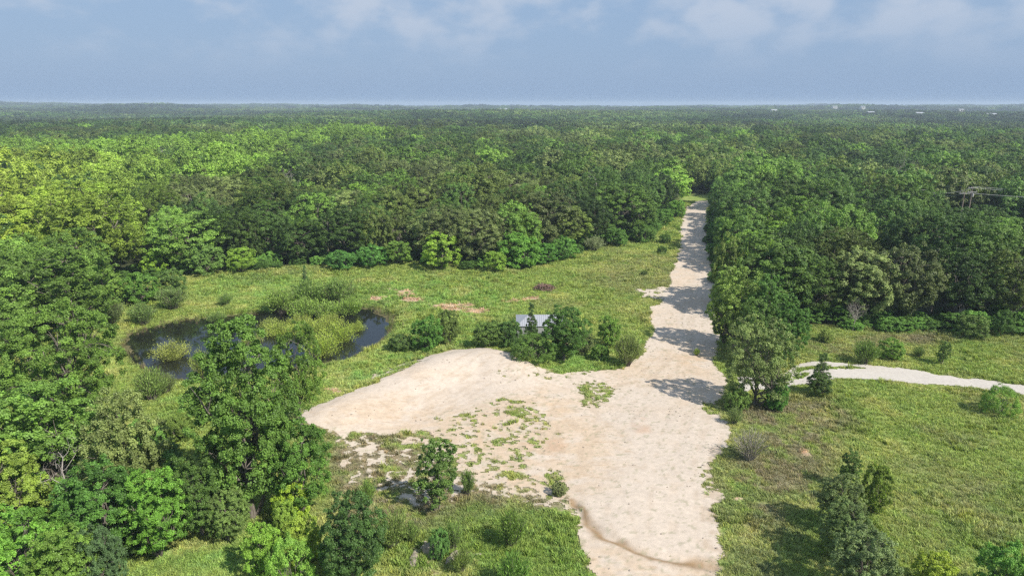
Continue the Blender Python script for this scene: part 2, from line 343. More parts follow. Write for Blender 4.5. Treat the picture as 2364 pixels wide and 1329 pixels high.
# tyre tracks and dozer cuts scraped into the sand
def ruts(px, off, w, amt, freq=2.6):
    pl = G(px); d = segdist(wx * .15 + xa * .85, wy * .15 + ya * .85, pl, False)
    s = np.zeros(xa.shape)
    for o in off: s = np.maximum(s, np.exp(-((d - o) / w) ** 2))
    t = .5 + .5 * np.sin((xa * .6 + ya) * freq * 2 * math.pi / 1.0)
    return s * amt * (0.8 + .2 * t)
rut = ruts([(1590, 640), (1570, 760), (1500, 900), (1380, 1000), (1300, 1080)], (0.1, 1.7), .22, .5)
rut = np.maximum(rut, ruts([(1655, 1050), (1640, 1180), (1650, 1329)], (0.05, .5), .3, .9, 2.2))
rut = np.maximum(rut, ruts([(880, 945), (1000, 915), (1130, 900), (1300, 960), (1400, 1060)], (.2, 1.9, 3.6), .25, .55))
rut = np.maximum(rut, ruts([(760, 985), (900, 960), (1040, 930), (1180, 870)], (.1, 1.5), .2, .5))
rut = np.maximum(rut, ruts([(800, 975), (930, 955), (1040, 900), (1130, 850)], (.1, 1.6, 3.2), .2, .7, 4))
rut = np.maximum(rut, ruts([(1240, 870), (1380, 900), (1500, 870), (1600, 780)], (.1, 1.7), .2, .6, 3))
rut = np.maximum(rut, ruts([(1120, 900), (1260, 980), (1380, 1120), (1450, 1320)], (.1, 1.7), .2, .5, 3))
rut = np.maximum(rut, ruts([(1605, 520), (1600, 640), (1590, 760), (1600, 900), (1560, 1050), (1550, 1300)], (.15, 1.8), .22, .45, .2))
rut = np.maximum(rut, ruts([(1430, 1060), (1520, 1110), (1600, 1080), (1640, 960), (1610, 860)], (.1, 1.7), .2, .5, 3))
rut = np.maximum(rut, ruts([(1290, 920), (1250, 1000), (1210, 1060)], (.1, 1.3), .18, .8))
hf1, hf2 = fbm(xa, ya, 1.4, 91, 3), fbm(xa + ya * .5, ya * 3.0, 1.1, 92, 3)
scol = L3(scol, A(.43, .335, .24)[None], np.clip(rut * .85 * sstep(.38, .62, n1), 0, .7))
scol = scol * (1 + (hf1 - .5) * .10 + (hf2 - .5) * .06)[:, None]
scol = L3(scol, A(.42, .30, .19)[None], sstep(.66, .76, hf2) * .45 * (tan > .15))
scol = L3(scol, A(.26, .25, .15)[None], sstep(.68, .78, fbm(xa, ya, 3.1, 93, 2)) * .5 * (sand < .97))
gall = np.zeros((len(X), 4)); gall[:, 3] = 1
D = np.hypot(X, Y)
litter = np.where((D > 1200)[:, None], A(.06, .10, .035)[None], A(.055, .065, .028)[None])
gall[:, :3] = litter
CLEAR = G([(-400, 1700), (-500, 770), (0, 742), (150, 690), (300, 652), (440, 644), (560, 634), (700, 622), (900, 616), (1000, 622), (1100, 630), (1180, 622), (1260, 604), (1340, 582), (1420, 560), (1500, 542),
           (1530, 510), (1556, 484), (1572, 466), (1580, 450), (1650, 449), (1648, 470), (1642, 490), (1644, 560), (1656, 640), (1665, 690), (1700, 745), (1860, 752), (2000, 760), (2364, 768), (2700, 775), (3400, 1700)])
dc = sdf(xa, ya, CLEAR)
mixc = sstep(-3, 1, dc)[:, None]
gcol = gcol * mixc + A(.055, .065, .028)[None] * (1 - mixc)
gall[act, :3] = gcol
road_all = np.zeros((len(X), 4)); road_all[:, 3] = 1; road_all[act, :3] = scol
trk = segdist(xa, ya, G([(1700, 890), (1850, 868), (2000, 858), (2150, 872), (2364, 905)]), False)
tcol = L3(np.repeat(A(.50, .455, .40)[None], len(xa), 0), A(.50, .46, .40)[None], sstep(.5, .7, n1) * .5)
idx = np.arange(nx * ny).reshape(ny, nx)
quads = np.stack([idx[:-1, :-1], idx[:-1, 1:], idx[1:, 1:], idx[1:, :-1]], -1).reshape(-1, 4)
V = np.stack([X, Y, ZZ.ravel()], 1)
gm = mk_mesh('ground', V, quads, {'ground_tone': ('POINT', 'FLOAT_COLOR', gall)}, smooth=True)
tag(link('ground', gm, M_GROUND), 'open meadow and woodland ground of mixed grass', kind='structure')
fs = np.zeros(len(X), bool); fs[act] = is_sand
ft = np.zeros(len(X), bool); ft[act] = is_track
road_all[ft, :3] = tcol[is_track]
qs, qt = fs[quads].sum(1) >= 3, ft[quads].sum(1) >= 3
qc = V[quads].mean(1)
dm_ = inside(qc[:, 0], qc[:, 1], G([(500, 700), (1360, 700), (1420, 900), (1400, 1100), (1330, 1400), (500, 1400)]))
rough_z = np.zeros(len(X)); rough_z[act] = .03 + (n2 - .5) * .008 - rut * .02
def sheet(name, sel, label, col):
    q = quads[sel]; used = np.unique(q); remap = -np.ones(len(X), int); remap[used] = np.arange(len(used))
    v = V[used].copy(); v[:, 2] += .03 + rough_z[used]
    me = mk_mesh(name, v, remap[q], {'ground_tone': ('POINT', 'FLOAT_COLOR', col[used])}, smooth=True)
    return tag(link(name, me, M_SAND), label, kind='structure')
sheet('gravel_road', qs & ~dm_ & ~qt, 'pale crushed stone road running to the wood', road_all)
sheet('sand_lot', qs & dm_ & ~qt, 'bare pale sand pile and graded lot', road_all)
sheet('gravel_track', qt, 'white gravel track curving off to the right', road_all)
wp = POND; c0 = np.mean(wp, 0)
wv = [(c0[0] + (p[0] - c0[0]) * 1.10, c0[1] + (p[1] - c0[1]) * 1.16, -0.8) for p in wp]
wm = mk_mesh('pond_water', wv, F=[list(range(len(wv)))])
tag(link('pond_water', wm, M_WATER), 'dark still pond water', kind='structure')
gnear = (sand, lush)
# lookup of ground tone for scattered plants
def sample(arr, x, y):
    i = np.clip(np.searchsorted(xs, x), 1, nx - 1); j = np.clip(np.searchsorted(ys, y), 1, ny - 1)
    i = np.where(np.abs(xs[i - 1] - x) < np.abs(xs[i] - x), i - 1, i); j = np.where(np.abs(ys[j - 1] - y) < np.abs(ys[j] - y), j - 1, j)
    return arr[j * nx + i]

# ------------------------------------------------------------------ plant meshes
def rdir(rng, n):
    v = rng.normal(size=(n, 3)); return v / np.linalg.norm(v, axis=1)[:, None]
def unit(v): return v / (np.linalg.norm(v, axis=1)[:, None] + 1e-9)
def leaves_mesh(name, pos, nrm, l, w, tone, rng, axis=None, fold=0.0):
    n = len(pos)
    r = rdir(rng, n) if axis is None else axis
    t = unit(np.cross(nrm, r)) if axis is None else unit(r)
    b = unit(np.cross(nrm, t))
    l = (l * rng.uniform(.7, 1.3, n))[:, None] * .5; w = (w * rng.uniform(.7, 1.3, n))[:, None] * .5
    V = np.stack([pos - t * l, pos - b * w + t * l * .15, pos + t * l, pos + b * w + t * l * .15], 1).reshape(-1, 3)
    return mk_mesh(name, V, np.arange(n * 4).reshape(-1, 4), {'tone': ('FACE', 'FLOAT', tone)})
def tubes(name, lines, sides=6, merge=None):
    VV, FF = [], []; o = 0
    for pts, rad in lines:
        pts = np.asarray(pts, float); k = len(pts)
        for i in range(k):
            d = pts[min(i + 1, k - 1)] - pts[max(i - 1, 0)]; d /= np.linalg.norm(d) + 1e-9
            a = np.cross(d, [0.31, .93, .17]); a /= np.linalg.norm(a) + 1e-9; b = np.cross(d, a)
            for s in range(sides):
                th = 2 * math.pi * s / sides
                VV.append(pts[i] + (a * math.cos(th) + b * math.sin(th)) * rad[i])
        for i in range(k - 1):
            for s in range(sides):
                s2 = (s + 1) % sides
                FF.append((o + i * sides + s, o + i * sides + s2, o + (i + 1) * sides + s2, o + (i + 1) * sides + s))
        o += k * sides
    return mk_mesh(name, VV, FF, smooth=True)
def bend(p0, p1, rng, k=5, j=.12):
    p0, p1 = np.array(p0, float), np.array(p1, float); L = np.linalg.norm(p1 - p0)
    t = np.linspace(0, 1, k)[:, None]; q = p0 * (1 - t) + p1 * t
    q[:, 2] += (np.sin(t[:, 0] * math.pi) * L * .10)
    q[1:-1] += rng.normal(size=(k - 2, 3)) * L * j * .5
    return q
def make_tree(name, seed, R, H, base, nl, lobe, nc, clump, nleaf, l, w, prof='round', limbs=8, sub=0, trunk_r=.28, rand=.5, droop=0.0, gap=0.0):
    rng = np.random.default_rng(seed)
    ch = (H - base) / 2; cz = base + ch
    lobes = []
    for i in range(nl):          # lobes spread evenly over a dome, big enough to close the crown
        zf = 1 - (i + .5) / nl * 1.62; th = i * 2.39996 + rng.uniform(-.35, .35)
        f = (zf + 1) / 2
        rr = math.sqrt(max(0.03, 1 - zf * zf))
        if prof == 'dome': rr = min(1, rr * 1.12)
        if prof == 'tall': rr = (.66 + .34 * math.sin(math.pi * min(1, max(.05, f * .9 + .08)))) * (1 if f < .8 else math.sqrt(max(.06, 1 - ((f - .8) / .2) ** 2 * .9)))
        if prof == 'col': rr = (.80 + .20 * math.sin(f * 9 + seed)) * (1 if f < .72 else math.sqrt(max(.05, 1 - ((f - .72) / .28) ** 2)))
        if prof == 'cone': rr = 1.0 - f * .93
        rl = R * lobe * rng.uniform(.78, 1.25) * (1 if prof != 'cone' else max(.4, 1.15 - f))
        k_ = rng.uniform(.80, 1.05)
        q = max(.08, R - rl * .85) * k_
        lobes.append((np.array([math.cos(th) * rr * q, math.sin(th) * rr * q, cz + (zf * 1.08 if prof != 'cone' else zf * 1.2) * (ch - rl * .72) * k_]), rl))
    for i in range(max(4, nl // 4)):   # inner lobes keep the heart of the crown closed
        th = rng.uniform(0, 6.28); q = R * .3 * rng.random(); lobes.append((np.array([math.cos(th) * q, math.sin(th) * q, cz + rng.uniform(-.5, .55 if prof == 'col' else .4) * ch]), R * max(lobe, .46 if prof in ('dome', 'round', 'col') else .36) * (1 if prof != 'cone' else .5)))
    LC = np.array([q for q, _ in lobes]); LR = np.array([r for _, r in lobes])
    k = rng.choice(len(lobes), nc * 6, p=LR ** 2 / (LR ** 2).sum()); d = rdir(rng, nc * 6)
    cand = LC[k] + d * LR[k][:, None] * rng.uniform(.82, 1.04, nc * 6)[:, None]
    dist = np.linalg.norm(cand[:, None] - LC[None], axis=2) / LR[None]
    ok = (dist < .74).sum(1) == 0
    if gap: ok &= (vnoise(cand[:, 0] * .8, cand[:, 2] * .8 + cand[:, 1] * .6, seed) > gap)
    ok &= cand[:, 2] > base * .45
    cand, kk = cand[ok][:nc], k[ok][:nc]
    if droop: cand[:, 2] -= droop * (np.hypot(cand[:, 0], cand[:, 1]) / R) ** 2
    cr = R * clump * rng.uniform(.5, 1.6, len(cand))
    per = rng.choice(len(cand), nleaf, p=cr ** 2 / (cr ** 2).sum())
    dd = rdir(rng, nleaf); dd[:, 2] = np.where(dd[:, 2] < -.3, -dd[:, 2], dd[:, 2])
    ctr = np.array([0, 0, cz])
    outw = unit(cand - ctr)[per]
    dd = unit(dd + outw * .55)
    pos = cand[per] + dd * (cr[per] * rng.uniform(.25, 1.25, nleaf) ** .8)[:, None] * np.stack([1 + .35 * np.sin(per * 1.7), 1 + .35 * np.sin(per * 2.9 + 1), 1 + .3 * np.sin(per * 4.1 + 2)], 1) 
    nrm = unit(dd * .9 + np.array([0, 0, .2]) + rdir(rng, nleaf) * rand)
    ctone = rng.random(len(cand)); ltone = rng.random(len(lobes))
    tone = np.clip(.40 * ctone[per] + .25 * ltone[kk][per] + .35 * rng.random(nleaf), 0, 1)
    cm_ = leaves_mesh(name + '_crown', pos, nrm, l, w, tone, rng); cm_.materials.append(M_LEAF)
    lines = []
    top = np.array([rng.normal() * .3, rng.normal() * .3, base + (H - base) * .62])
    tp = bend((0, 0, -.3), top, rng, 7, .035)
    tr = np.linspace(trunk_r, trunk_r * .3, 7); tr[0] *= 1.35
    lines.append((tp, tr))
    order = rng.permutation(len(LC))[:limbs]
    for i in order:
        q = LC[i]; f = np.clip((q[2] - .8) / H * .6, .15, .85); s = int(f * 6)
        a = tp[s]; b = bend(a, q, rng, 5, .14); r0 = tr[s] * .62
        lines.append((b, np.linspace(r0, r0 * .25, 5)))
        if sub:
            near = cand[np.argsort(np.linalg.norm(cand - q, axis=1))[:60]]
            for c in near[rng.permutation(len(near))[:sub]]:
                lines.append((bend(b[3], c, rng, 4, .15), np.linspace(r0 * .3, r0 * .09, 4)))
    tm = tubes(name + '_trunk', lines, 6 if nleaf > 6000 else 5); tm.materials.append(M_BARK)
    return dict(crown=cm_, trunk=tm, R=R, H=H)
def make_upright(name, seed, R, H, stems, per, l, w, spread=.92, grey=False):
    """shrub of many fine stems fanning out from the base with narrow leaves"""
    rng = np.random.default_rng(seed); lines = []; pos = []; ax = []; tone = []
    for s in range(stems):
        a = rng.uniform(0, 2 * math.pi); r = R * math.sqrt(rng.random()) * spread; h = H * rng.uniform(.6, 1.0) * (1 - .35 * (r / R) ** 2)
        p0 = np.array([math.cos(a) * r * .12, math.sin(a) * r * .12, -.05]); p1 = np.array([math.cos(a) * r, math.sin(a) * r, h])
        b = bend(p0, p1, rng, 4, .08); lines.append((b, np.linspace(.022, .006, 4) * max(1, H / 2)))
        t = rng.uniform(.25, 1.06, per) ** .8
        q = np.array([np.interp(t * 3, range(4), b[:, i]) for i in range(3)]).T
        q += rng.normal(size=(per, 3)) * R * .10
        pos.append(q); d = unit((p1 - p0)[None] + rng.normal(size=(per, 3)) * np.linalg.norm(p1) * .35); ax.append(d)
        tone.append(np.clip(rng.random() * .5 + rng.random(per) * .5, 0, 1))
    pos, ax, tone = np.concatenate(pos), np.concatenate(ax), np.concatenate(tone)
    n = len(pos); nrm = unit(np.cross(ax, rdir(rng, n)) + np.array([0, 0, .5]))
    m = leaves_mesh(name + '_foliage', pos, nrm, l, w, tone, rng, axis=ax); m.materials.append(M_LEAF)
    tm = tubes(name + '_stems', lines, 4); tm.materials.append(M_DEAD if grey else M_BARK)
    return dict(crown=m, trunk=tm, R=R, H=H)
def make_dead(name, seed, H, R, n1=9, n2=4, n3=3, thick=.17, lean=.1):
    rng = np.random.default_rng(seed); trunk, limbs = [], []
    top = (rng.normal() * lean * H, rng.normal() * lean * H, H)
    tp = bend((0, 0, -.3), top, rng, 8, .05); tr = np.linspace(thick, thick * .2, 8); trunk.append((tp, tr))
    for i in range(n1):
        f = rng.uniform(.3, .95); s = int(f * 7); a = rng.uniform(0, 6.28); rr = R * rng.uniform(.55, 1) * (1.15 - f * .5)
        q = tp[s] + np.array([math.cos(a) * rr, math.sin(a) * rr, rr * rng.uniform(.2, .9)])
        b = bend(tp[s], q, rng, 5, .2); r0 = tr[s] * .55; limbs.append((b, np.linspace(r0, r0 * .3, 5)))
        for j in range(n2):
            e = b[rng.integers(1, 5)]; q2 = e + rdir(rng, 1)[0] * rr * .45 + np.array([0, 0, rr * .15])
            c = bend(e, q2, rng, 4, .2); limbs.append((c, np.linspace(r0 * .32, r0 * .1, 4)))
            for k in range(n3):
                e2 = c[rng.integers(1, 4)]; limbs.append((bend(e2, e2 + rdir(rng, 1)[0] * rr * .22, rng, 3, .2), np.linspace(r0 * .14, r0 * .05, 3)))
    a = tubes(name + '_trunk', trunk, 6); a.materials.append(M_DEAD)
    b = tubes(name + '_limbs', limbs, 4); b.materials.append(M_DEAD)
    return dict(trunk=a, crown=b, R=R, H=H, dead=True)

K = {}
for i in range(6):   # broad oaks, near detail
    K['oak%d' % i] = make_tree('oak%d' % i, 100 + i, 5.4, [11.5, 12.3, 10.8, 12, 11.2, 12.6][i], 1.6, [34, 26, 40, 30, 36, 44][i], .27, 480, .08, 40000, .22, .155, 'dome' if i % 2 else 'round', limbs=9, sub=5, gap=.12)
for i in range(3):   # taller, looser
    K['elm%d' % i] = make_tree('elm%d' % i, 140 + i, 4.6, 12.5, 1.5, 30, .28, 420, .085, 36000, .21, .14, 'tall', limbs=10, sub=6, rand=.9, gap=.2)
K['hero'] = make_tree('hero', 21, 5.3, 16.4, .8, 54, .30, 1000, .072, 110000, .185, .14, 'col', limbs=18, sub=7, trunk_r=.32, rand=.75, gap=.10)
K['herooak'] = make_tree('herooak', 22, 7.2, 13.0, 1.6, 44, .25, 950, .055, 100000, .18, .135, 'dome', limbs=16, sub=9, trunk_r=.4, rand=.8, gap=.22)
for i in range(3):
    K['fore%d' % i] = make_tree('fore%d' % i, 200 + i, 3.8, 9.0, .5, 30, .29, 640, .075, 62000, .155, .11, ['dome', 'round', 'tall'][i], limbs=12, sub=7, trunk_r=.2, rand=.8, gap=.2)
K['grey'] = make_tree('grey', 31, 3.9, 8.3, .4, 26, .29, 420, .085, 42000, .16, .11, 'tall', limbs=16, sub=10, trunk_r=.16, rand=.9, gap=.18)
K['sap'] = make_tree('sap', 32, 1.8, 6.2, .3, 18, .36, 240, .12, 17000, .14, .10, 'tall', limbs=10, sub=6, trunk_r=.09, rand=.9, gap=.15)
K['sapthin'] = make_tree('sapthin', 33, 2.0, 7.2, .2, 15, .40, 220, .13, 15000, .14, .10, 'tall', limbs=12, sub=6, trunk_r=.08, rand=.9, gap=.3)
K['cedar'] = make_tree('cedar', 34, 1.3, 3.6, .0, 30, .30, 260, .11, 13000, .12, .05, 'cone', limbs=14, sub=4, trunk_r=.06, rand=.9)
for i in range(4):
    K['bush%d' % i] = make_tree('bush%d' % i, 50 + i, 2.0, [2.9, 3.4, 2.4, 3.8][i], 0, 19, .34, 300, .11, 24000, .125, .09, 'dome', limbs=9, sub=4, trunk_r=.07, rand=.8)
K['mesq'] = make_tree('mesq', 58, 2.6, 3.2, .0, 15, .34, 240, .11, 18000, .15, .055, 'dome', limbs=10, sub=4, trunk_r=.08, rand=.7, droop=.5)
for i in range(3):
    K['up%d' % i] = make_upright('up%d' % i, 60 + i, 1.5, [2.6, 2.2, 3.0][i], 75, 46, .22, .055)
K['upgrey'] = make_upright('upgrey', 66, 2.2, 3.4, 120, 10, .28, .05, spread=1.0, grey=True)
K['willow'] = make_upright('willow', 67, 2.2, 2.6, 95, 44, .24, .06, spread=1.0)
for i in range(3): K['dead%d' % i] = make_dead('dead%d' % i, 80 + i, [7, 8.5, 5][i], [3.0, 3.4, 2.2][i], thick=.16)
K['twiggy'] = make_dead('twiggy', 90, 3.0, 2.2, 16, 8, 6, .08)
def lod(name, seed, nleaf, l, prof, nc=90): return make_tree(name, seed, 5.4, 11.5, 1.6, 26, .29, nc, .11, nleaf, l, l * .8, prof, limbs=4, sub=0, rand=.32)
for i in range(5): K['mid%d' % i] = lod('mid%d' % i, 300 + i, 11000, .36, 'dome' if i % 2 else 'round', 300)
K['far'] = [lod('far%d' % i, 320 + i, 2200, .70, 'dome', 110) for i in range(4)]

# ------------------------------------------------------------------ individuals
ORD = ['', 'first', 'second', 'third', 'fourth', 'fifth', 'sixth', 'seventh', 'eighth', 'ninth', 'tenth', 'eleventh', 'twelfth']
rot_rng = random.Random(5)
def place(kind, x, y, sR, sH, color, name, label, cat, group=None, rot=None, z=None, parts=('crown', 'trunk')):
    k = K[kind]
    e = bpy.data.objects.new(name, None); COL.objects.link(e)
    e.empty_display_size = .5
    e.location = (x, y, (hz(x, y) if z is None else z) - .05); e.scale = (sR / k['R'], sR / k['R'], sH / k['H']); e.rotation_euler = (0, 0, rot_rng.uniform(0, 6.28) if rot is None else rot)
    tag(e, label, cat, group)
    for part, me in ((parts[0], k['crown']), (parts[1], k['trunk'])):
        o = bpy.data.objects.new(part, me); COL.objects.link(o); o.parent = e; o.color = (*color, 1)
    return e
def place_px(kind, bx, by, top, wpx, color, name, label, cat, group=None, z=0.0, parts=('crown', 'trunk'), rot=None):
    x, y = P(bx, by, z)
    a = PITCH + math.atan((top - CY) / FX)
    h = CAM_H - y * math.tan(a) - z
    d = proj(x, y, 1)[2]
    place(kind, x, y, wpx / FX * d / 2 * .90, h, color, name, label, cat, group, rot, parts=parts)
DK, MD, BR, LM, OL, GY, YG, BG = (.050, .098, .024), (.072, .135, .027), (.080, .18, .030), (.16, .25, .032), (.088, .130, .034), (.108, .150, .055), (.21, .26, .036), (.050, .095, .042)
